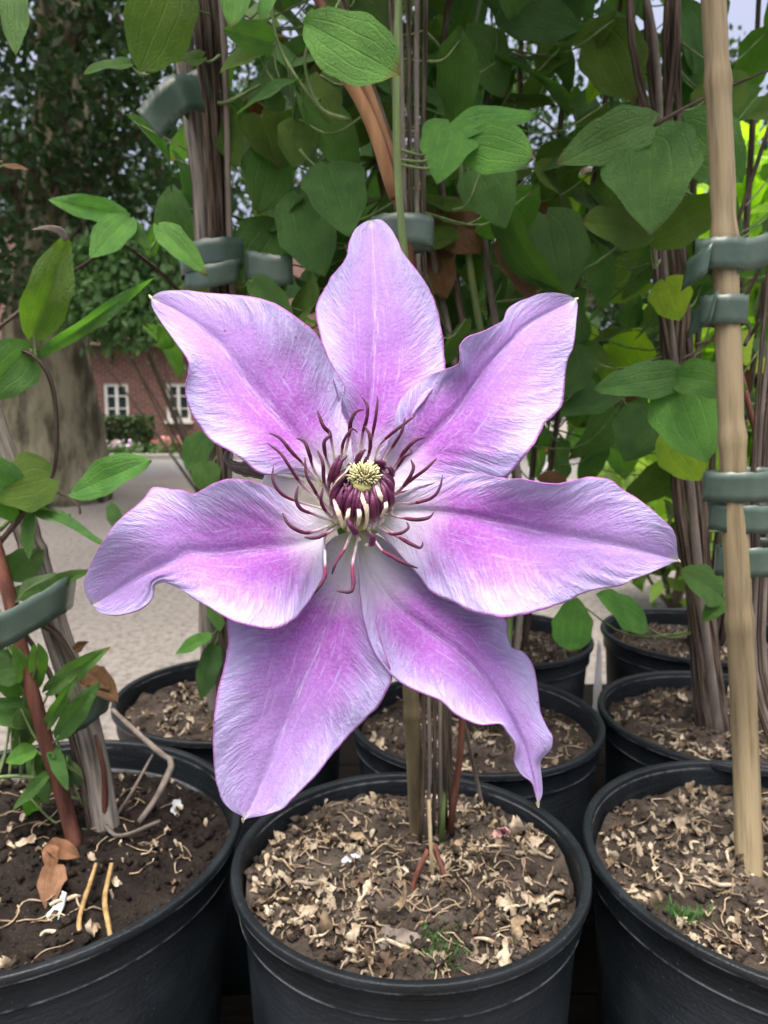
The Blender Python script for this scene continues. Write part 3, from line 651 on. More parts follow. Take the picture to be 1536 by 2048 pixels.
# ---- plant in the pot below the flower
p1 = Plant('clematis climbing a cane from the pot below the flower', 1)
gz = lambda u, v: px(u, v, .402)
cane1 = [(sit(838, 1668, 1) - Vector((0, 0, .02))), px(818, 1300, .418), px(800, 900, .425), px(768, 560, .432)]
cane('weathered tan cane rising behind the flower from the pot below it', cane1, .0048, 'cane_olive', (.3, .7))
p1.stem([px(790, 395, .455), px(735, 230, .46), px(650, 85, .465)], [.0036, .0038, .0034], 'cane_brown', 9, .05, 'dead_stem')
p1.stem([px(792, 340, .475), px(735, 180, .48), px(700, 80, .485)], [.003, .003, .003], 'cane_brown', 9, .05, 'dead_stem')
p1.stem([px(884, 1630, .428) - Vector((0, 0, .02)), px(889, 1400, .430), px(860, 1000, .43), px(800, 420, .44), px(794, 150, .445), px(800, -120, .45)], [.0018, .0018, .002, .0022, .0022, .002], 'stem_green')
p1.stem([px(900, 1600, .43) - Vector((0, 0, .02)), px(925, 1430, .435), px(900, 1000, .44), px(790, 380, .47), px(690, 120, .48), px(610, -60, .49)], [.002, .002, .002, .003, .003, .003], 'stem_red')
p1.stem([px(905, 1610, .435) - Vector((0, 0, .02)), px(880, 1000, .45), px(790, 340, .49), px(720, 120, .50), px(660, -80, .51)], [.0016, .0016, .002, .0028, .0026], 'stem_brown')
for k in range(5): p1.stem([px(838+k*14, 1655-k*8, .425+.005*k) - Vector((0, 0, .02)), px(850+k*10, 1500, .42), px(835+k*14, 1200, .43), px(800+k*12, 500, .47+.01*k), px(780+k*18, -60, .50+.01*k)], [.0013, .0012, .0011, .0016, .0016], ('stem_brown', 'twig')[k % 2])
p1.stem([px(965, 1585, .47) - Vector((0, 0, .01)), px(945, 1520, .465), px(925, 1430, .44)], [.0016, .0014, .001], 'twig')
p1.stem([px(868, 1785, .388) - Vector((0, 0, .004)), px(862, 1700, .392), px(858, 1600, .41)], [.0009, .0011, .0012], 'cane_tan', name='root')
p1.stem([px(815, 1795, .383) - Vector((0, 0, .004)), px(835, 1745, .39), px(857, 1700, .395)], [.0012, .0016, .0016], 'stem_red', name='root')
p1.stem([px(905, 1780, .385) - Vector((0, 0, .004)), px(885, 1740, .39), px(868, 1690, .40)], [.001, .0014, .0016], 'stem_red', name='root')
p1.leaf((608, 42, .43), (798, 148, .405), 62, 'leaf_bright', .15, .25, .02, (700, -40, .47), peak=.55, heart=0)
p1.leaf((478, -70, .44), (462, 40, .42), 36, 'leaf_bright', 0, .5, .1, (560, -90, .48))
p1.leaf((575, -60, .45), (517, 26, .43), 26, 'leaf_bright', .5, .3, .1, (600, -90, .48))
p1.leaf((893, 262, .475), (1070, 214, .455), 33, 'leaf_bright', -.4, .3, .1, (800, 300, .445))
p1.leaf((918, 282, .470), (1062, 312, .440), 50, 'leaf_bright', .2, .15, .05, (800, 330, .445), peak=.52, heart=.02)
p1.leaf((905, 262, .472), (875, 362, .452), 56, 'leaf_bright', 0, .4, .05, (800, 320, .445), peak=.3, heart=.12)
p1.leaf((960, 345, .50), (1010, 447, .48), 56, 'leaf', 0, .3, .1, (905, 420, .47), peak=.35)
p1.leaf((655, 330, .52), (700, 460, .49), 62, 'leaf', 0, .2, .1, (600, 300, .53), peak=.35)
p1.leaf((520, 110, .50), (440, 125, .48), 26, 'leaf_olive', .6, .5, .2, (560, 170, .50))
p1.leaf((545, 85, .50), (455, 60, .48), 30, 'leaf', -.5, .4, .2, (560, 160, .50))
p1.leaf((600, 160, .50), (470, 205, .48), 20, 'leaf', .7, .6, .15, (640, 200, .49))
p1.leaf((640, 150, .51), (660, 240, .50), 36, 'leaf_olive', 0, .3, .1)
p1.leaf((600, 240, .54), (590, 330, .53), 40, 'leaf_olive', 0, .3, .1)
p1.stem([px(640, 215, .49), px(600, 165, .495), px(560, 95, .50), px(545, 20, .50), px(560, -60, .50)], [.0012, .0011, .001, .001, .001], 'stem_green', 6)
p1.stem([px(700, 240, .485), px(640, 215, .49), px(610, 130, .49), px(625, 60, .48)], [.0013, .0012, .001, .001], 'stem_green', 6)
p1.fill(44, .0, .56, 1.30, 1.62, .06, ('leaf', 'leaf_dark', 'leaf_olive', 'leaf_dark'), ymin=.535)
p1.upper(300, .02, .50, 1.66, 2.15, .12)
p1.done()

# ---- left plant
p2 = Plant('clematis with red brown stem and tapering pale leaves beside the gravel', 2, -.0, -.0)
S2 = [SIT(156, 1705, 2) - Vector((0, 0, .01)), px(140, 1650, 0.438), px(75, 1420, 0.435), px(20, 1200, 0.440), px(-30, 1000, 0.450), px(-60, 700, 0.460), px(-70, 300, 0.470)]
p2.stem(S2, [.0044, .0042, .0040, .0038, .0034, .003, .0028], 'stem_red', 12, .09)
p2.stem([px(185, 1640, 0.450) - Vector((0, 0, .02)), px(150, 1500, 0.450), px(100, 1350, 0.445), px(45, 1260, 0.442)], [.002, .002, .0018, .0014], 'stem_brown')
p2.stem([px(200, 1640, 0.450)-Vector((0, 0, .02)), px(210, 1560, 0.450), px(190, 1470, 0.450)], [.002, .002, .001], 'stem_red')
p2.stem([px(0, 1085, 0.448), px(60, 1010, 0.450), px(108, 940, 0.450), px(108, 790, 0.445), px(72, 715, 0.440), px(0, 690, 0.450), px(-50, 680, 0.455)], [.0018, .0016, .0013, .0013, .0014, .0015, .0016], 'stem_brown', 7)
p2.stem([px(40, 1020, 0.450), px(110, 985, 0.445), px(155, 1010, 0.440), px(160, 1028, 0.438)], [.0013, .001, .0008, .0006], 'stem_brown', 6)
p2.stem([px(0, 1060, 0.450), px(20, 1040, 0.450), px(60, 1012, 0.450), px(140, 1030, 0.440)], [.0015, .0014, .0012, .001], 'stem_green', 6)
p2.leaf((68, 670, 0.442), (135, 470, 0.435), 42, 'leaf_olive', .25, .7, .1, (72, 715, 0.440), wave=.05)
p2.leaf((75, 712, 0.442), (305, 563, 0.410), 16, 'leaf', .8, .8, .06, (72, 718, 0.440))
p2.leaf((60, 698, 0.445), (-40, 800, 0.430), 50, 'leaf', -.3, .5, .05, (70, 712, 0.440))
p2.leaf((150, 985, 0.445), (292, 918, 0.420), 38, 'leaf_bright', .1, .45, .05, (120, 988, 0.445), peak=.5)
p2.leaf((105, 955, 0.450), (-25, 985, 0.435), 66, 'leaf_olive', .1, .2, .1, (108, 935, 0.450))
p2.leaf((40, 1030, 0.450), (-30, 900, 0.430), 44, 'leaf', 0, .4, .05, (60, 1010, 0.450))
p2.leaf((60, 1015, 0.450), (215, 1080, 0.420), 16, 'leaf', -.3, .6, .06, (60, 1010, 0.450))
p2.leaf((60, 1025, 0.445), (55, 1120, 0.435), 16, 'leaf', .5, .5, .05, (50, 1015, 0.450))
p2.leaf((18, 1150, 0.450), (88, 1100, 0.460), 34, 'leaf_dark', .2, .4, .05, (10, 1180, 0.440))
p2.leaf((85, 1180, 0.450), (168, 1140, 0.430), 17, 'leaf', .3, .5, .12, (30, 1220, 0.440))
p2.leaf((25, 1190, 0.450), (95, 1175, 0.445), 20, 'leaf', 0, .4, .05, (20, 1200, 0.440))
p2.leaf((98, 1380, 0.440), (212, 1298, 0.420), 22, 'leaf', .4, .6, .06, (75, 1420, 0.435))
p2.leaf((90, 1455, 0.435), (150, 1358, 0.420), 14, 'leaf', .5, .6, .06, (85, 1460, 0.435))
p2.leaf((118, 1470, 0.435), (195, 1368, 0.425), 24, 'leaf', .3, .4, .05, (95, 1490, 0.435))
p2.leaf((40, 1390, 0.440), (-20, 1290, 0.430), 32, 'leaf', 0, .3, .1, (60, 1370, 0.435))
p2.leaf((60, 1440, 0.440), (-20, 1425, 0.430), 30, 'leaf', .2, .3, .1, (80, 1440, 0.435))
p2.leaf((70, 1500, 0.435), (10, 1520, 0.425), 22, 'leaf_bright', .2, .4, .2, (100, 1510, 0.435))
p2.leaf((100, 1545, 0.435), (20, 1620, 0.425), 16, 'leaf', .2, .4, .1, (108, 1550, 0.435))
p2.leaf((45, 1330, 0.440), (-40, 1350, 0.420), 40, 'leaf_dark', 0, .3, .1, (50, 1350, 0.435))
p2.stem([px(-10, 1555, 0.435), px(40, 1552, 0.435), px(95, 1558, 0.435), px(118, 1545, 0.435)], [.0012, .0012, .0014, .0014], 'stem_green', 6)
p2.leaf((250, 432, 0.480), (95, 396, 0.465), 24, 'leaf_bright', -.3, .6, .14, (262, 445, 0.480))
p2.leaf((258, 435, 0.480), (180, 514, 0.460), 34, 'leaf_bright', .1, .4, .05, (262, 445, 0.480))
p2.leaf((318, 452, 0.480), (402, 532, 0.460), 26, 'leaf_bright', .2, .6, .2, (300, 500, 0.480))
p2.leaf((262, 442, 0.482), (298, 500, 0.475), 14, 'leaf', .4, .5, .1, (262, 446, 0.480))
p2.leaf((300, 508, 0.490), (312, 445, 0.480), 14, 'leaf', .5, .5, .1, (300, 508, 0.480))
p2.stem([px(360, 585, 0.570), px(320, 545, 0.530), px(270, 505, 0.490), px(238, 480, 0.482), px(262, 446, 0.480)], [.0016, .0014, .0013, .0012, .0009], 'stem_brown', 7)
p2.stem([px(-60, 700, 0.460), px(120, 560, 0.490), px(240, 485, 0.485)], [.0014, .0012, .001], 'stem_brown', 6)
p2.leaf((360, -60, 0.520), (280, 140, 0.505), 62, 'leaf_olive', -.2, .1, .05, (420, 30, 0.570), peak=.5)
p2.leaf((260, 128, 0.530), (168, 128, 0.510), 18, 'leaf', .5, .4, .2, (300, 150, 0.530))
p2.leaf((405, 118, 0.540), (288, 130, 0.520), 20, 'leaf_olive', .7, .6, .05, (440, 110, 0.550), wave=.08)
p2.leaf((30, -30, 0.470), (25, 85, 0.450), 26, 'leaf', .2, .3, .2, (-40, 0, 0.470))
p2.leaf((10, 330, 0.470), (52, 335, 0.460), 6, 'leaf_dry', .2, .3, .1, (-60, 320, 0.470))
p2.stem([px(-60, 320, 0.470), px(5, 325, 0.470)], [.0012, .001], 'twig', 6)
p2.done()
M['leaf_grey'] = mat_leaf('leaf_grey_green', (.11, .19, .075), (.065, .125, .05), .3)
rl = random.Random(31); p2b = p2; p2.mb = MB()
for k in range(26):
    v = rl.uniform(1080, 1600); u = 10 + (v-1080)*.2 + rl.uniform(-70, 40); a = rl.uniform(0, 6.28); L = rl.uniform(50, 105); y = rl.uniform(.425, .475)
    if u + L*math.cos(a) > 190: continue
    p2.leaf((u, v, y), (u + L*math.cos(a), v + L*math.sin(a), y + rl.uniform(-.02, .02)), rl.uniform(11, 24), rl.choice(('leaf_grey', 'leaf', 'leaf_grey')), rl.uniform(-.7, .7), .5, rl.uniform(.05, .3))
p2.done()
# withered curled tip over the olive leaf
V, F = ribbon([px(134, 480, 0.434), px(120, 462, 0.432), px(92, 455, 0.430), px(66, 459, 0.430)], [(.003, 0, .002), (.0035, 0, .003), (.002, 0, .003), (.0005, 0, .0006)], 12)
part('withered_tip', V, F, M['twig'], p2.o, thick=.0003)
cane('thick weathered grey cane in the pot with the red brown stem', [SIT(222, 1668, 2) - Vector((0, 0, .03)), px(180, 1480, 0.462), px(115, 1270, 0.465), px(50, 1050, 0.470), px(-60, 700, 0.480)], .0086, 'cane_grey', (.3, .62))
tie('wide grey green tie pulled tight round the grey cane and red stem', [ribbon([px(-40, 1290, 0.410), px(0, 1265, 0.416), px(60, 1232, 0.422), px(128, 1192, 0.435), px(150, 1180, 0.470)], (.004, 0, .0225), 16)])
tie('short grey green tie end at the foot of the grey cane', [ribbon([px(150, 1440, 0.445), px(180, 1425, 0.445), px(205, 1405, 0.447), px(222, 1392, 0.455)], (.005, 0, .0185), 12)])

# ---- post with stems in the pot beside the gravel
p6 = Plant('woody clematis with bundled brown stems on the grey post', 6)
cane('split grey timber stake bundled with brown woody stems', [(-.140, .645, RZ-.06), px(418, 1250, .645), px(432, 900, .63), px(408, 440, .615), px(385, 220, .61), px(352, -20, .60), px(330, -260, .60)], .0088, 'cane_grey', ())
for k, (u0, u1, r) in enumerate([(395, 430, .0046), (412, 446, .0042), (425, 455, .003), (405, 438, .0044), (440, 458, .0026), (385, 424, .0036)]):
    p6.stem([(-.125+.004*k, .640-.003*k, RZ-.035), px(440+k*4, 1200, .63-.004*k), px(u1+10, 700, .612-.004*k), px(u1, 440, .60-.004*k), px((u0+u1)/2+4, 200, .596-.004*k), px(u0, -20, .59-.004*k), px(u0-30, -250, .59)], [r, r, r*.9, r, r*.9, r*.9, r*.8], 'stem_brown' if k != 4 else 'twig', 9, .16)
p6.stem([px(425, 205, .59), px(445, 207, .58), px(475, 195, .57), px(520, 170, .56)], [.0018, .0014, .0012, .001], 'stem_green', 6)
p6.leaf((440, 215, .59), (470, 330, .575), 30, 'leaf_olive', .3, .3, .1, (440, 180, .585))
p6.leaf((460, 250, .64), (455, 175, .63), 34, 'leaf', .4, .3, .1, (440, 180, .59))
p6.leaf((505, 560, .58), (585, 640, .56), 30, 'leaf', .1, .3, .1, (440, 560, .60))
p6.leaf((430, 1190, .63), (440, 1260, .61), 22, 'leaf', .1, .3, .1)
p6.leaf((420, 1270, .62), (350, 1305, .60), 16, 'leaf_bright', .2, .4, .1, (440, 1250, .62))
p6.leaf((430, 1290, .62), (400, 1400, .60), 24, 'leaf_dark', .1, .3, .1, (440, 1250, .62))
p6.leaf((410, 870, .62), (372, 940, .61), 30, 'leaf', .1, .3, .1, (440, 860, .62))
p6.leaf((415, 925, .60), (408, 985, .59), 30, 'leaf', .1, .3, .1, (440, 900, .62))
p6.leaf((220, 1010, .60), (250, 1080, .58), 15, 'leaf_dark', .3, .4, .1, (430, 1000, .62))
p6.fill(12, -.07, .69, 1.34, 1.62, .05, ('leaf', 'leaf_olive', 'leaf_dark'), ymin=.665)
p6.upper(175, -.16, .62, 1.66, 2.1, .10)
p6.done()
tie('short green tie curled off the grey post with a bent down flap', [ring(px(408, 195, .598), .0145, .022, .020, .004), ribbon([px(412, 192, .575), px(388, 186, .568), px(362, 186, .560), px(338, 205, .556), px(322, 222, .556), px(298, 250, .553)], [(.002, 0, -.022), (.003, 0, -.023), (.010, 0, -.024), (.014, .004, -.019), (.016, 0, -.018), (.016, 0, -.018)], 26)])
tie('loose dark tie looped low round the grey post above the petal', [ring(px(432, 520, .60), .026, .026, .021, .006), ribbon([px(478, 540, .580), px(420, 552, .572), px(370, 556, .582)], (.002, 0, .017), 10), ribbon([px(490, 530, .585), px(520, 535, .58), px(548, 540, .575), px(586, 540, .578)], (0, 0, .0215), 10)])

# ---- middle and back plants
p4 = Plant('clematis rising behind the flower amid dense leaves', 4)
for k in range(6): p4.stem([(.070+.006*k, .594+.008*(k % 3), RZ-.03), (.06+.01*k, .60, 1.15), px(760+k*40, 350, .62), px(700+k*70, -120, .64)], [.003, .0028, .0028, .0022], ('stem_brown', 'stem_green', 'twig')[k % 3], 8, .1)
p4.fill(200, .035, .655, 1.22, 1.66, .09, ('leaf', 'leaf', 'leaf_dark', 'leaf_olive', 'leaf_olive'), (.034, .066), ymin=.60)
p4.fill(18, .03, .63, 1.25, 1.6, .08, ('leaf_dry',), (.02, .035), ymin=.60)
p4.fill(10, .06, .62, 1.12, 1.25, .05, ('leaf_dry', 'leaf_dry', 'leaf_dark'), ymin=.59)
for b, t, hw, mt in (((545, 300, .60), (520, 420, .58), 52, 'leaf'), ((600, 390, .58), (640, 540, .55), 66, 'leaf'), ((560, 450, .60), (480, 560, .58), 60, 'leaf'), ((520, 230, .60), (560, 330, .59), 55, 'leaf_olive'),
                      ((860, 120, .62), (960, 240, .60), 55, 'leaf'), ((1000, 20, .60), (1160, 50, .58), 45, 'leaf_dark'), ((930, 60, .62), (1010, 180, .60), 55, 'leaf'), ((760, 180, .62), (690, 290, .60), 55, 'leaf_olive'),
                      ((870, 420, .62), (960, 500, .60), 50, 'leaf_dry'), ((860, 500, .62), (890, 590, .60), 40, 'leaf_dry'), ((1020, 470, .60), (1070, 590, .58), 50, 'leaf_dry'), ((1090, 430, .58), (1130, 590, .55), 70, 'leaf_dark')):
    p4.leaf(b, t, hw, mt, random.uniform(-.4, .4), .25, .12)
p4.upper(400, .06, .62, 1.66, 2.2, .13)
p4.done()
p5 = Plant('clematis with thick bundled woody stem behind the tan cane', 5)
for k in range(8):
    a = k*.8; p5.stem([(.272+.010*math.cos(a), .60+.010*math.sin(a), RZ-.03), px(1400+9*math.cos(a)*2, 1200, .605+.01*math.sin(a)), px(1375+26*math.cos(a), 950, .61+.01*math.sin(a)), px(1335+30*math.cos(a*1.7), 500, .61), px(1310+45*math.cos(a*2.3), 100, .60+.015*math.sin(a)), px(1300+60*math.cos(a*2.1), -150, .60)],
                      [.0046, .0040, .0034, .0025, .0025, .0024], ('stem_brown', 'stem_brown', 'twig', 'stem_brown')[k % 4], 9, .15)
p5.leaf((1300, 285, .52), (1302, 458, .49), 92, 'leaf', 0, .45, .08, (1310, 330, .60), peak=.33, heart=.16)
p5.leaf((1312, 238, .53), (1120, 320, .50), 46, 'leaf', -.25, .35, .08, (1330, 260, .60))
p5.leaf((1368, 246, .53), (1482, 357, .50), 62, 'leaf', .1, .3, .1, (1350, 270, .60), peak=.42)
p5.leaf((1298, 470, .53), (1168, 438, .51), 46, 'leaf_olive', .1, .2, .05, (1320, 520, .60), peak=.5)
p5.leaf((1305, 478, .54), (1455, 392, .52), 46, 'leaf_olive', .1, .2, .05, (1320, 520, .60))
p5.leaf((1362, 752, .51), (1192, 775, .49), 40, 'leaf', -.2, .3, .06, (1370, 800, .60))
p5.leaf((1352, 752, .51), (1487, 770, .44), 40, 'leaf', .2, .35, .06, (1370, 800, .60))
p5.leaf((1350, 765, .51), (1412, 922, .48), 72, 'leaf_bright', 0, .2, .06, (1370, 800, .60), peak=.42, heart=.08)
p5.leaf((1330, 870, .56), (1400, 960, .54), 46, 'leaf_lime', 0, .2, .06, (1370, 850, .60), peak=.5)
p5.leaf((1300, 820, .58), (1250, 920, .57), 55, 'leaf_dark', 0, .2, .06, (1370, 850, .60))
p5.leaf((1140, 690, .60), (1110, 800, .58), 60, 'leaf_dark', 0, .2, .06)
p5.leaf((1230, 780, .60), (1120, 830, .58), 40, 'leaf_dark', .2, .2, .06)
p5.leaf((1440, 1190, .56), (1365, 1140, .55), 44, 'leaf', .1, .3, .06, (1400, 1230, .60))
p5.leaf((1450, 1200, .56), (1405, 1240, .55), 20, 'leaf', .1, .3, .06, (1400, 1230, .60))
p5.leaf((1290, 1252, .60), (1198, 1186, .58), 38, 'leaf_bright', .1, .15, .04, (1400, 1262, .60), peak=.48)
p5.leaf((1150, 1200, .62), (1140, 1302, .60), 42, 'leaf_bright', .1, .15, .04, (1400, 1262, .60), peak=.6)
p5.leaf((1440, 150, .62), (1440, 260, .60), 50, 'leaf_olive', .1, .15, .04)
p5.leaf((1200, 60, .62), (1270, 200, .60), 60, 'leaf_olive', .1, .15, .04)
p5.leaf((1330, 560, .60), (1360, 640, .58), 40, 'leaf_lime', .1, .15, .04)
p5.fill(64, .245, .67, 1.26, 1.66, .05, ('leaf', 'leaf', 'leaf_dark', 'leaf_olive'), (.036, .066), ymin=.625)
p5.fill(16, .26, .66, 1.15, 1.3, .06, ('leaf_dark', 'leaf_olive', 'leaf_dry'), (.04, .065), ymin=.62)
p5.upper(325, .30, .62, 1.68, 2.2, .11)
# dark wiry tendrils by the cane
for P in ([(1536, 260), (1490, 400), (1450, 530), (1440, 640), (1478, 700), (1490, 800), (1530, 900)], [(1536, 500), (1480, 610), (1410, 690), (1360, 720)], [(1490, 690), (1500, 660), (1488, 636)], [(1478, 705), (1440, 680), (1390, 690)], [(1520, 640), (1490, 690)], [(1310, 250), (1400, 200), (1536, 140)]):
    p5.stem([px(u, v, .50 + .012*math.sin(i)) for i, (u, v) in enumerate(P)], [.0013, .0011, .0008], 'stem_brown', 6)
p5.stem([px(1540, 1150, .47), px(1525, 930, .475), px(1500, 820, .48), px(1480, 740, .49)], [.003, .0026, .002, .0015], 'stem_red', 8)
p5.done()
p7 = Plant('clematis at the back between the white label and the brown bundle', 7)
for k in range(5): p7.stem([(.12+.008*k, .815, RZ-.03), (.10+.02*k, .82, 1.2), (.06+.04*k, .84, 1.5), (.02+.06*k, .85, 1.8)], [.0035, .003, .0028, .002], 'stem_brown', 7, .1)
p7.fill(150, .09, .86, 1.20, 1.74, .11, ('leaf_dark', 'leaf', 'leaf', 'leaf_olive'), (.04, .07))
p7.upper(375, .1, .85, 1.74, 2.3, .13); p7.done()
p8 = Plant('clematis at the back corner of the bench among the brightest leaves', 8)
for k in range(5): p8.stem([(.34+.008*k, .825, RZ-.03), (.34+.015*k, .83, 1.2), (.32+.03*k, .84, 1.5), (.30+.04*k, .85, 1.8)], [.004, .0035, .003, .002], 'stem_brown', 7, .1)
p8.fill(48, .29, .86, 1.20, 1.74, .06, ('leaf_dark', 'leaf', 'leaf_olive', 'leaf_lime'), (.05, .08))
p8.upper(160, .30, .85, 1.76, 2.3, .11); p8.done()

# ---- tan bamboo cane at the right with its ties
p3stems = Plant('thin purple brown clematis stems beside the tan bamboo cane', 3)
for k in range(4): p3stems.stem([(.262+.006*k, .40+.006*k, RZ-.03), px(1512+10*k, 1400, .425), px(1506+9*k, 1100, .43+.004*k), px(1512+10*k, 850, .44), px(1540+20*k, 500, .45)], [.0018, .0018, .0016, .0014, .0012], ('stem_brown', 'twig')[k % 2], 7)
p3stems.done()
CN = [sit(1508, 1775, 3) - Vector((0, 0, .03)), px(1491, 1500, .425), px(1475, 1150, .42), px(1457, 700, .43), px(1442, 300, .44), px(1424, -60, .445), px(1412, -300, .45)]
cane('smooth tan bamboo cane standing in the littered pot', CN, .0074, 'cane_tan', (.30, .475, .66, .80))
for lab, u, v, w2, h, l in (('topmost of three grey green ties round cane and stems', 1483, 970, .021, .0165, .001), ('middle one of three grey green ties round cane and stems', 1492, 1033, .0205, .0155, -.001), ('lowest of three grey green ties round cane and stems', 1500, 1116, .019, .0165, .002)):
    tie(lab, [ring(px(u, v, .427), w2, .0125, h, l)])
tie('tie crossing the bamboo cane with a long tail', [ring(px(1441, 512, .436), .0135, .0105, .0165), ribbon([px(1420, 515, .424), px(1392, 535, .43), px(1368, 552, .445)], (.002, 0, .016), 8), ribbon([px(1462, 515, .428), px(1500, 508, .43), px(1560, 492, .436)], (0, 0, .0175), 8)])
tie('tie folded back on itself just below the long tailed one', [ring(px(1447, 622, .434), .0125, .0105, .0155), ribbon([px(1430, 610, .423), px(1412, 625, .432), px(1380, 650, .45)], (.003, 0, .0165), 8)])
tie('dark tie half hidden behind the top petal', [ring(px(805, 468, .462), .018, .016, .0165)])

# ---- plant label, twigs, fallen bits
lb = MB(); a = px(1196, 1378, .70); lb.box((a.x, .70, a.z+.022), (.0075, .001, .060)); V, F = lb.V, lb.F
V, F = ribbon([px(1196, 1395, .705) - Vector((0, 0, .02)), px(1196, 1360, .703), px(1198, 1320, .70), px(1198, 1278, .695)], [(.010, 0, 0), (.010, 0, 0), (.0085, 0, 0), (.003, 0, 0)], 12)
solo('plant_label', V, F, M['label_white'], 'narrow white plant label standing between the back pots', 'plant label', thick=.0012)
def twigs(label, name, paths, mt, cat='twig', group=None, pot=2):
    mb = MB()
    for P, r in paths: V, F, U = tube(P, r, 7, None, .16); mb.add(V, F, U)
    return solo(name, mb.V, mb.F, M[mt], label, cat, group, mb.U)
S_ = lambda u, v, h=0: sit(u, v, 2) + Vector((0, 0, h))
def lay(u, v, h):      # a point h above the dark soil that is seen at u, v
    p = sit(u, v, 2)
    for _ in range(6): p = CAM + (px(u, v, 1) - CAM) * ((soil_z(2, p.x, p.y) + h - CAM.z) / (px(u, v, 1) - CAM).z)
    return p
twigs('bent grey dead twig leaning out over the dark soil', 'dead_twig', [([lay(270, 1655, -.004), lay(310, 1600, .012), lay(343, 1530, .026), lay(325, 1510, .030), lay(290, 1480, .036), lay(225, 1420, .05)], [.0018, .002, .0023, .002, .002, .0016]),
       ([lay(215, 1655, -.004), lay(260, 1590, .012), lay(305, 1510, .03)], [.001, .001, .0009])], 'twig')
twigs('forked pale dead twig lying at the foot of the grey cane', 'dead_twig', [([lay(165, 1610, .012), lay(210, 1650, .004), lay(240, 1672, .0015), lay(320, 1642, .006)], [.0009, .0012, .0014, .001])], 'cane_grey')
twigs('longer straight yellow stalk stuck in the dark soil', 'yellow_stalk', [([lay(223, 1728, .010), lay(210, 1800, .005), lay(220, 1868, .002), lay(224, 1900, -.001)], [.0012, .0014, .0014, .0011])], 'yellow_stalk', 'stalk')
twigs('bent yellow stalk with a joint stuck in the dark soil', 'yellow_stalk', [([lay(192, 1728, .010), lay(172, 1792, .006), lay(160, 1830, .003), lay(158, 1872, -.001)], [.0010, .0013, .0012, .0013])], 'yellow_stalk', 'stalk')
def bit(name, label, cat, u, v, pot, L, W, mt, curl=1.0, seed=0, rz=0, cup=.4, thick=.0005):
    p = sit(u, v, pot); V, F = strip_mesh(name, L, W, curl, cup, seed, None, 9, 4); o = link(name, mesh(name, V, F, M[mt])); o.location = (p.x, p.y, p.z - .001); o.rotation_euler = (.1, 0, rz)
    s = o.modifiers.new('thickness', 'SOLIDIFY'); s.thickness = thick; return tag(o, label, cat)
bit('fallen_petal', 'pale bluish petal scrap on the dark soil by the rim', 'petal', 352, 1622, 2, .013, .0042, 'pale_blue', .8, 3, 2.4)
bit('fallen_petal', 'large whitish crumpled petal scrap near the yellow stalks', 'petal', 118, 1835, 2, .016, .0055, 'pale_blue', 1.4, 5, .6)
bit('fallen_petal', 'small greenish white scrap behind the dry orange leaf', 'petal', 55, 1700, 2, .011, .0042, 'litter', 1.0, 8, 1.2)
bit('fallen_petal', 'pale blue petal scrap on the littered soil below the flower', 'petal', 705, 1732, 1, .013, .0030, 'pale_blue', .6, 13, .7)
bit('fallen_petal', 'pink tinged curled petal standing on the littered soil', 'petal', 1000, 1685, 1, .013, .0045, 'pink', 2.2, 21, 1.0)
bit('fallen_petal', 'long cream and pink rolled petal near the front rim', 'petal', 800, 1838, 1, .021, .0030, 'litter_brown', 1.6, 34, .15)
bit('bark_chip', 'flat brown bark chip near the front rim', 'bark chip', 795, 1890, 1, .020, .0075, 'twig', .3, 55, .5, 0, .002)
bit('fallen_leaf', 'small flat pale oval scrap beside the moss patch', 'petal', 955, 1922, 1, .010, .0032, 'litter', .3, 60, .1)
dl = thing('dry_leaf', 'crumpled orange brown dry leaf at the foot of the red stem', 'dry leaf', sit(125, 1720, 2))
M['leaf_orange'] = mat_leaf('leaf_orange', (.32, .19, .11), (.17, .09, .05), .15, .8, .1, (1, .8, .5))
for b, t in (((95, 1690, .014), (160, 1712, .006)), ((100, 1688, .014), (102, 1745, .004)), ((110, 1735, .006), (95, 1815, .002))):
    B, T = lay(*b), lay(*t); me = leafmesh('leaflet', M['leaf_orange'], .27, .9, .15, .07, 0, random.randrange(999)); o = link('leaflet', me, dl); orient(o, B, T, (CAM-B).normalized() + Vector((0, 0, .5)), (T-B).length, 1, dl.location)
V, F, U = tube([sit(125, 1720, 2), lay(110, 1712, .006), lay(97, 1690, .014)], [.001, .0008, .0006], 5); part('leaf_stalk', V, F, M['twig'], dl, U)
dw = thing('dry_leaf', 'crumpled brown withered leaf beside the grey cane above the pot rim', 'dry leaf', px(178, 1345, 0.452))
for b, t in (((165, 1340, 0.452), (215, 1372, 0.442)), ((170, 1345, 0.452), (232, 1395, 0.440)), ((150, 1300, 0.454), (172, 1285, 0.450))):
    B, T = px(*b), px(*t); me = leafmesh('leaflet', M['leaf_dry'], .30, .9, .2, .08, 0, random.randrange(999)); o = link('leaflet', me, dw); orient(o, B, T, (CAM-B).normalized() + Vector((0, 0, .3)), (T-B).length, 1, dw.location)
V, F, U = tube([px(60, 1240, 0.450), px(110, 1265, 0.454), px(150, 1325, 0.454), px(172, 1345, 0.452)], [.0022, .0022, .002, .0012], 7); part('leaf_stalk', V, F, M['stem_brown'], dw, U)

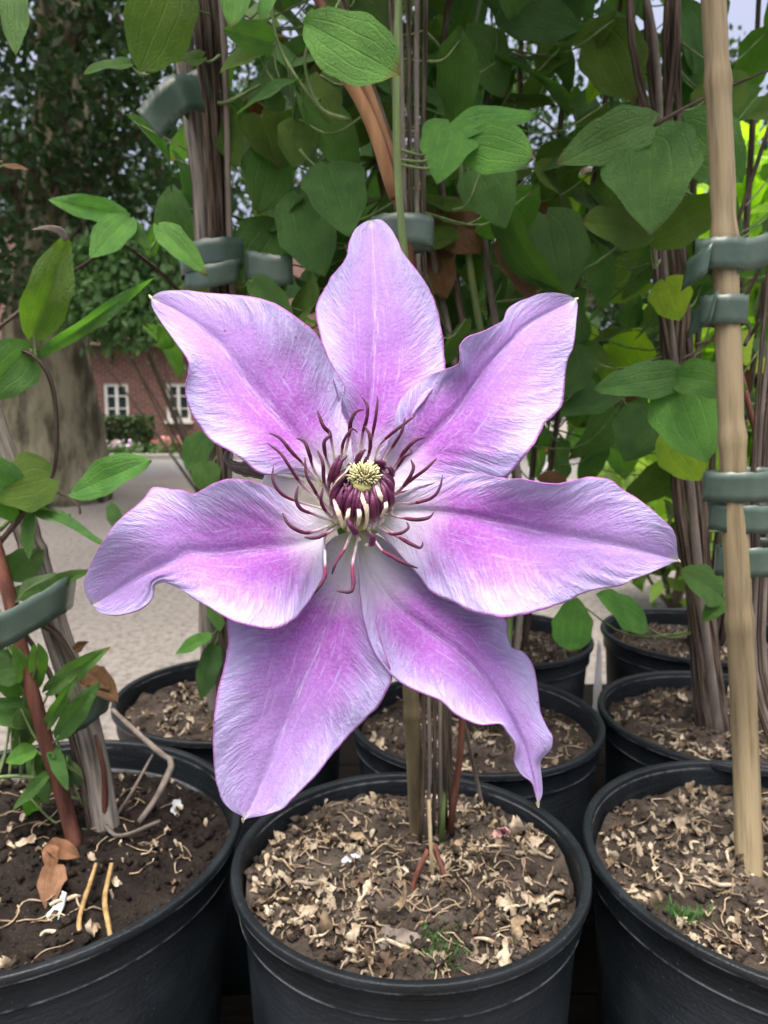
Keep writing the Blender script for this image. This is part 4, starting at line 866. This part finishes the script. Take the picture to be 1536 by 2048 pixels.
# moss patch on the littered soil
pm = sit(880, 1905, 1); P = np.array([(pm.x + random.gauss(0, .007), pm.y + random.gauss(0, .006), 0) for _ in range(500)])
for q in P: q[2] = soil_z(1, q[0], q[1])
V, F = leafcloud(P, .0028, .4, -1.2); o = fastmesh('moss', V, F, M['fol_mid'], POT[1], False); o.data.transform(Matrix.Translation((0, 0, 0))); o['kind'] = 'stuff'
pm = sit(1362, 1838, 3); P = np.array([(pm.x + random.gauss(0, .006), pm.y + random.gauss(0, .004), 0) for _ in range(130)])
for q in P: q[2] = soil_z(3, q[0], q[1])
V, F = leafcloud(P, .006, .3, -1.0); fastmesh('moss', V, F, M['fol_mid'], POT[3], True)

# ------------------------------------------------------------------ the flower
FY = .236; FC = px(712, 1040, FY)
fl = thing('clematis_flower', 'large open lilac pink clematis flower with seven wavy petals', 'flower', FC)
def fpos(u, v, d):
    """point of the flower seen at photograph pixel u, v, raised d metres from the flower's plane towards the viewer"""
    b = px(u, v, FY); dz = b.z - FC.z
    return px(u, v, FY + .30*dz - d)
PET = {
 'A': dict(m=[(712,1010),(722,930),(738,840),(750,700),(748,560),(745,480),(742,441)],
   l=[(712,1010),(700,940),(690,870),(672,780),(652,710),(641,676),(631,621),(639,597),(663,553),(691,517),(699,482),(711,458),(731,444),(742,441)],
   r=[(712,1010),(745,960),(790,880),(850,800),(885,755),(891,734),(888,704),(884,664),(874,617),(858,577),(834,541),(806,505),(796,482),(782,458),(763,440),(742,441)],
   lay=-.0045, rise=.004, back=.013, amp=.0030, f=(2.2, 2.0), ph=(.3, 1.6), curl=(0, 0), tipw=0),
 'F': dict(m=[(708,1060),(692,1140),(657,1240),(616,1345),(572,1450),(522,1575),(487,1641)],
   l=[(708,1060),(668,1075),(625,1115),(545,1175),(475,1215),(454,1237),(456,1286),(447,1338),(435,1385),(428,1432),(426,1488),(430,1549),(442,1596),(461,1619),(484,1631),(487,1641)],
   r=[(708,1060),(722,1110),(740,1200),(765,1290),(784,1352),(775,1380),(756,1413),(728,1441),(700,1469),(663,1511),(634,1549),(606,1577),(583,1600),(564,1619),(527,1631),(498,1636),(487,1641)],
   lay=-.0045, rise=.003, back=.002, amp=.0022, f=(1.6, 1.4), ph=(.2, .9), curl=(0, 0), tipw=0),
 'E': dict(m=[(715,1055),(735,1130),(785,1205),(860,1265),(935,1320),(1005,1410),(1045,1490),(1065,1550),(1076,1610)],
   l=[(715,1055),(714,1100),(716,1127),(721,1197),(728,1244),(738,1282),(756,1319),(784,1352),(813,1373),(850,1389),(883,1403),(906,1425),(934,1441),(963,1450),(1000,1448),(1014,1464),(1028,1483),(1031,1502),(1028,1525),(1042,1549),(1061,1563),(1068,1577),(1076,1610)],
   r=[(715,1055),(770,1080),(836,1130),(900,1180),(960,1215),(1009,1237),(1014,1268),(1024,1296),(1047,1305),(1066,1333),(1075,1380),(1080,1422),(1094,1455),(1105,1474),(1102,1497),(1084,1516),(1080,1530),(1082,1549),(1084,1586),(1076,1610)],
   lay=-.0022, rise=.004, back=.006, amp=.0025, f=(1.5, 2.1), ph=(2.2, .6), curl=(.001, -.011), tipw=.004),
 'C': dict(m=[(722,1000),(760,960),(803,930),(850,888),(909,826),(956,759),(1014,689),(1061,646),(1152,599)],
   l=[(722,1000),(745,950),(770,900),(788,849),(790,826),(803,794),(827,771),(858,751),(893,738),(917,728),(920,708),(921,689),(936,673),(967,662),(1003,642),(1014,620),(1034,605),(1069,591),(1100,585),(1131,589),(1152,599)],
   r=[(722,1000),(800,985),(880,965),(967,956),(1010,955),(1030,935),(1053,908),(1069,888),(1081,865),(1092,845),(1120,818),(1128,779),(1133,728),(1147,693),(1153,638),(1155,611),(1152,599)],
   lay=-.0022, rise=.006, back=.008, amp=.0042, f=(2.4, 2.3), ph=(1.8, .0), curl=(.001, 0), tipw=0),
 'B': dict(m=[(702,1010),(668,968),(610,895),(545,825),(483,752),(440,690),(370,632),(302,596)],
   l=[(702,1010),(640,965),(592,951),(568,947),(536,950),(512,942),(489,922),(461,903),(425,883),(401,855),(381,823),(371,791),(371,771),(377,744),(375,720),(350,684),(322,644),(306,617),(302,596)],
   r=[(702,1010),(708,930),(699,860),(687,831),(683,807),(691,779),(683,760),(663,728),(647,692),(631,666),(600,640),(568,617),(536,601),(481,591),(421,587),(369,581),(326,583),(310,590),(302,596)],
   lay=0, rise=.006, back=.010, amp=.0042, f=(2.3, 1.8), ph=(.4, 2.2), curl=(0, -.001), tipw=0),
 'D': dict(m=[(720,1035),(780,1022),(870,1023),(975,1040),(1092,1068),(1210,1087),(1288,1104),(1357,1122)],
   l=[(720,1035),(780,1000),(830,975),(878,962),(909,951),(948,947),(1010,956),(1046,958),(1077,964),(1112,968),(1139,962),(1171,955),(1190,954),(1221,960),(1241,976),(1280,1001),(1315,1029),(1343,1056),(1353,1080),(1354,1103),(1357,1122)],
   r=[(720,1035),(750,1060),(780,1087),(807,1119),(839,1154),(858,1181),(882,1195),(909,1206),(944,1224),(983,1232),(1010,1235),(1061,1226),(1108,1212),(1139,1201),(1155,1191),(1194,1179),(1241,1171),(1268,1158),(1296,1148),(1327,1134),(1345,1126),(1357,1122)],
   lay=0, rise=.007, back=.009, amp=.0040, f=(2.1, 2.0), ph=(1.2, .2), curl=(0, .001), tipw=0),
 'G': dict(m=[(700,1035),(660,1065),(608,1088),(508,1102),(415,1107),(379,1105),(345,1125),(275,1159),(211,1196),(184,1211)],
   l=[(700,1035),(650,1062),(652,1098),(648,1123),(648,1145),(640,1170),(619,1202),(594,1234),(562,1254),(533,1258),(490,1250),(454,1236),(419,1215),(393,1200),(365,1181),(336,1166),(322,1165),(309,1173),(306,1195),(293,1211),(268,1224),(236,1231),(204,1227),(184,1211)],
   r=[(700,1035),(650,1018),(583,998),(551,980),(526,969),(490,960),(458,958),(429,966),(401,980),(383,988),(365,980),(340,978),(311,974),(297,984),(282,1003),(257,1023),(236,1041),(214,1070),(193,1105),(179,1134),(170,1159),(170,1181),(184,1211)],
   lay=0, rise=.006, back=.007, amp=.0046, f=(2.0, 2.2), ph=(.2, 1.5), curl=(.001, 0), tipw=0),
}
def petal(d):
    nv, nu = 110, 44; Mi = catmull(d['m'], nv + 1); L_ = catmull(d['l'], nv + 1); R_ = catmull(d['r'], nv + 1); V = []; U = []
    sd = random.uniform(0, 50); span = sum(np.linalg.norm(np.diff(Mi, axis=0), axis=1))
    for i in range(nv + 1):
        t = i / nv
        for j in range(nu + 1):
            s = j / nu * 2 - 1; a = abs(s); k = 0 if s < 0 else 1; E = (L_, R_)[k][i]
            p = Mi[i] + (E - Mi[i]) * (a**.92 if a else 0)
            env = math.sin(math.pi*min(1, t*1.02))**.7 if 0 < t < .98 else 0
            dep = d['lay']*min(1, t*6) + d['rise']*math.sin(math.pi*t**.8) - d['back']*t**2.4
            dep += env*(1.2*d['amp']*a**1.7*math.sin(2*math.pi*(d['f'][k]*t + d['ph'][k])) + .0032*a**1.2 - .0012*math.exp(-(s/.10)**2) + d['curl'][k]*a*a)
            dep += env*.0009*mnoise.noise(Vector((p[0]*.012, p[1]*.012, sd))) + env*a*.0010*mnoise.noise(Vector((t*22 - a*6, s*1.5, sd+9)))
            jit = env*(a > .97)*1.6*mnoise.noise(Vector((t*40, k*9, sd)))
            V.append(fpos(p[0] + jit, p[1] + jit, dep)); U.append((j/nu, t))
    F = [(i*(nu+1)+j, i*(nu+1)+j+1, (i+1)*(nu+1)+j+1, (i+1)*(nu+1)+j) for i in range(nv) for j in range(nu)]
    o = part('petal', V, F, M['petal'], fl, U, thick=.0004); return o
LABP = {'A': 'upright petal at the top', 'F': 'broad smooth petal hanging down', 'E': 'twisted petal with folded side and shrivelled point', 'C': 'wavy petal up and right', 'B': 'pointed petal up and left', 'D': 'petal with torn pale point', 'G': 'deeply waved petal with a brown spot'}
for k in 'AFECBDG': petal(PET[k])['label'] = LABP[k]
# shrivelled points
for (u, v), (u2, v2) in (((303, 597), (298, 590)), ((1150, 600), (1157, 596)), ((487, 1636), (486, 1646)), ((1075, 1604), (1077, 1616)), ((1354, 1120), (1361, 1124))):
    V, F, U = tube([fpos(u, v, -.012), fpos((u+u2)/2, (v+v2)/2, -.012), fpos(u2, v2, -.012)], [.0007, .0005, .0002], 5); part('petal_point', V, F, M['strap'], fl, U)

# stamens: paths in the close-up frame, base first
Z = lambda x, y: (500 + x/3.2, 740 + y/3.2)
ST = [[(540,560),(520,450),(508,400),(470,360),(432,265)], [(600,560),(632,430),(645,330),(680,265),(730,255)], [(700,560),(722,400),(745,320),(752,235),(715,172)],
 [(750,580),(778,450),(790,380),(808,280),(818,170)], [(715,650),(748,575),(768,500),(765,420),(735,360)], [(790,600),(825,490),(880,430),(980,350),(1057,292)],
 [(845,620),(880,540),(920,480),(972,390),(992,305)], [(880,680),(935,600),(990,520),(1060,450),(1118,433)], [(890,700),(945,620),(990,555),(1035,530),(1025,508)],
 [(880,830),(950,780),(1010,705),(1046,630),(1030,575)], [(890,815),(960,765),(1050,690),(1130,630),(1193,567)], [(870,860),(970,855),(1060,850),(1160,820),(1212,760),(1232,675)],
 [(850,920),(970,945),(1060,957),(1145,945),(1175,910)], [(790,980),(890,1045),(970,1042),(1015,1008),(1003,975)], [(840,1000),(970,1080),(1040,1118),(1095,1138),(1105,1100)],
 [(750,1010),(840,1150),(900,1185),(980,1232),(1073,1268)], [(690,1080),(660,1220),(655,1290),(662,1370),(640,1420),(555,1415)], [(650,1040),(608,1140),(575,1190),(545,1240),(525,1308)],
 [(570,1000),(450,1066),(390,1076),(350,1070)], [(540,985),(400,1037),(330,1036),(250,990),(207,915)], [(530,970),(400,920),(325,888),(293,820),(310,740)],
 [(470,890),(270,830),(190,780),(145,700),(150,618)], [(460,860),(330,730),(260,630),(200,540),(115,470)], [(460,740),(330,590),(270,530),(195,440),(122,403)],
 [(460,720),(405,630),(383,550),(350,462),(300,437)], [(540,930),(450,830),(405,755),(360,670),(352,560)], [(530,860),(482,745),(470,680),(465,590),(432,517)],
 [(560,980),(490,910),(455,840),(468,745)], [(520,660),(482,540),(475,460),(510,420),(505,395)], [(590,620),(588,520),(605,445),(655,378),(687,400)],
 [(480,1140),(480,1290),(470,1340),(415,1430)]]
def stamen(P, inner=False, lift=None, mt='anther', r=(.0008, .0011)):
    Q = catmull([Z(*p) for p in P], 15); n = 15; W3 = []
    c0 = np.array(Z(712, 930))
    for i in range(n):
        t = i/(n-1)
        d = (lift[0] + (lift[1]-lift[0])*t + lift[2]*math.sin(math.pi*t)) if lift else .0045 + .0165*math.sin(math.pi*min(1, t*.62)) + random.uniform(-.0002, .0002)
        W3.append(np.array(fpos(Q[i][0], Q[i][1], d)))
    k = 6 if not inner else 3
    def tb(pts, rad, m, parent):
        V, F, U = tube(pts, rad, 7, len(pts)*2, .05); L = max(u[1] for u in U); part_ = part('anther' if parent is not fl else 'stamen', V, F, M[m], parent, [(a, b/L) for a, b in U]); return part_
    f = tb(W3[:k+1], [r[0]*.8, r[0]*.75, r[0]*.75], 'filament', fl)
    tb(W3[k:], [r[0]*.8, r[1], r[1]*.95, r[1]*.8, r[1]*.28], mt, f)
for P in ST: stamen(P, r=(.00058*random.uniform(.9, 1.2), 0.00057*random.uniform(.85, 1.15)))
# inner ring closing round the pistil
PC = np.array((733, 665)); 
for k in range(38):
    a = 2*math.pi*k/38 + random.uniform(-.12, .12); cx, sy = math.cos(a), math.sin(a)
    top = PC + np.array((cx*112, sy*86))*random.uniform(.9, 1.18) + rng.normal(size=2)*9
    base = np.array((712, 905)) + np.array((cx*185, sy*115)); base += rng.normal(size=2)*12; mid = lerp(base, top, .5) + np.array((cx*random.uniform(15, 50), sy*24))
    if sy < -.55: base = np.array((712, 720)) + np.array((cx*120, sy*60)); mid = lerp(base, top, .5) + np.array((cx*30, 0))
    front = (sy + 1)/2
    stamen([tuple(base), tuple(mid), tuple(lerp(mid, top, .6) + np.array((cx*16, sy*8))), tuple(top)], True, (.006, .0165 + .001*front, random.uniform(.002, .004) + .003*front), 'anther_in', (.0007, .00095*random.uniform(.8, 1.25)))
for P in ([(500,790),(505,730),(530,640),(575,545)], [(535,790),(545,690),(580,590),(622,550)], [(680,620),(690,570),(715,530),(740,510)], [(860,660),(855,610),(830,585),(797,582)], [(895,710),(908,660),(890,625),(862,618)], [(880,840),(905,770),(890,715),(860,690)], [(590,1000),(572,880),(585,780),(600,760)], [(670,945),(655,870),(625,790),(602,725)], [(700,1085),(665,1025),(640,990),(622,952)], [(745,1120),(775,1115),(785,1070),(762,1035)]):
    stamen(P, True, (.010, .019, .003), 'anther_in', (.0007, .001))
for P in ([(745,1010),(748,900),(715,810),(688,752)], [(868,870),(840,820),(815,770),(788,708)], [(690,1000),(700,930),(688,850)], [(615,1000),(625,930),(640,860)], [(520,770),(570,700),(625,640),(650,600)], [(600,1010),(560,900),(535,830)], [(840,940),(870,880),(862,820)]):
    Q = [np.array(fpos(*Z(*p), .0135 + .006*math.sin(math.pi*(i+.5)/len(P)))) for i, p in enumerate(P)]
    V, F = ribbon(Q, [(.0007, .0004, .0004), (.0013, .0005, .0006), (.0006, .0003, .0004)][:3] if len(P) == 3 else [(.0006, .0003, .0003), (.0012, .0006, .0006), (.0013, .0005, .0006), (.0005, .0002, .0003)], 12)
    part('flat_stamen', V, F, M['strap'], fl, [(.5, i/len(V)) for i in range(len(V))], thick=.0004)
# receptacle and pistil
V, F, U = tube([fpos(712, 1035, -.006), fpos(714, 1020, .004), fpos(722, 985, .012), fpos(728, 958, .0165)], [.006, .0058, .0048, .0040], 14, 14, .03); part('receptacle', V, F, M['style'], fl, [(0, 0)]*len(V))
for k in range(100):
    a = random.uniform(0, 6.283); q = math.sqrt(random.random()); x, y = PC + np.array((math.cos(a)*q*92, math.sin(a)*q*60 - 4))
    ex = PC + (np.array((x, y)) - PC)*1.42 + np.array((0, -16*(1-q))) + rng.normal(size=2)*5
    V, F, U = tube([fpos(*Z(x*.9 + PC[0]*.1, y + 40), .012), fpos(*Z(x, y + 8), .0185 - q*.001), fpos(*Z(*ex), .0215 - q*.003)], [.00045, .00036, .00022], 5, 7); L = max(u[1] for u in U)
    part('style', V, F, M['style'], fl, [(c, d/L) for c, d in U])
# stem that carries the flower back to the cane, withered bud tip behind the left petals
V, F, U = tube([fpos(712, 1035, -.002), px(716, 1045, FY+.02), px(735, 1060, FY+.06), px(790, 1040, FY+.14), Vector(cane1[2]) + Vector((-.003, -.004, -.03))], [.0045, .0026, .0020, .0019, .0018], 8, 26); part('flower_stalk', V, F, M['stem_green'], fl, U)
V, F = ribbon([fpos(600, 985, -.0015), fpos(560, 975, -.002), fpos(528, 955, -.003)], [(.003, 0, .007), (.004, 0, .008), (.002, 0, .004)], 10); part('inner_petal', V, F, M['label_white'], fl, thick=.0006)
V, F, U = tube([fpos(545, 950, -.007), fpos(500, 938, -.008), fpos(466, 932, -.008), fpos(452, 915, -.007), fpos(460, 893, -.006), fpos(455, 878, -.005)], [.0016, .0026, .0024, .0014, .0008, .0003], 8, 22, .2); part('withered_bud', V, F, M['cane_grey'], fl, U)
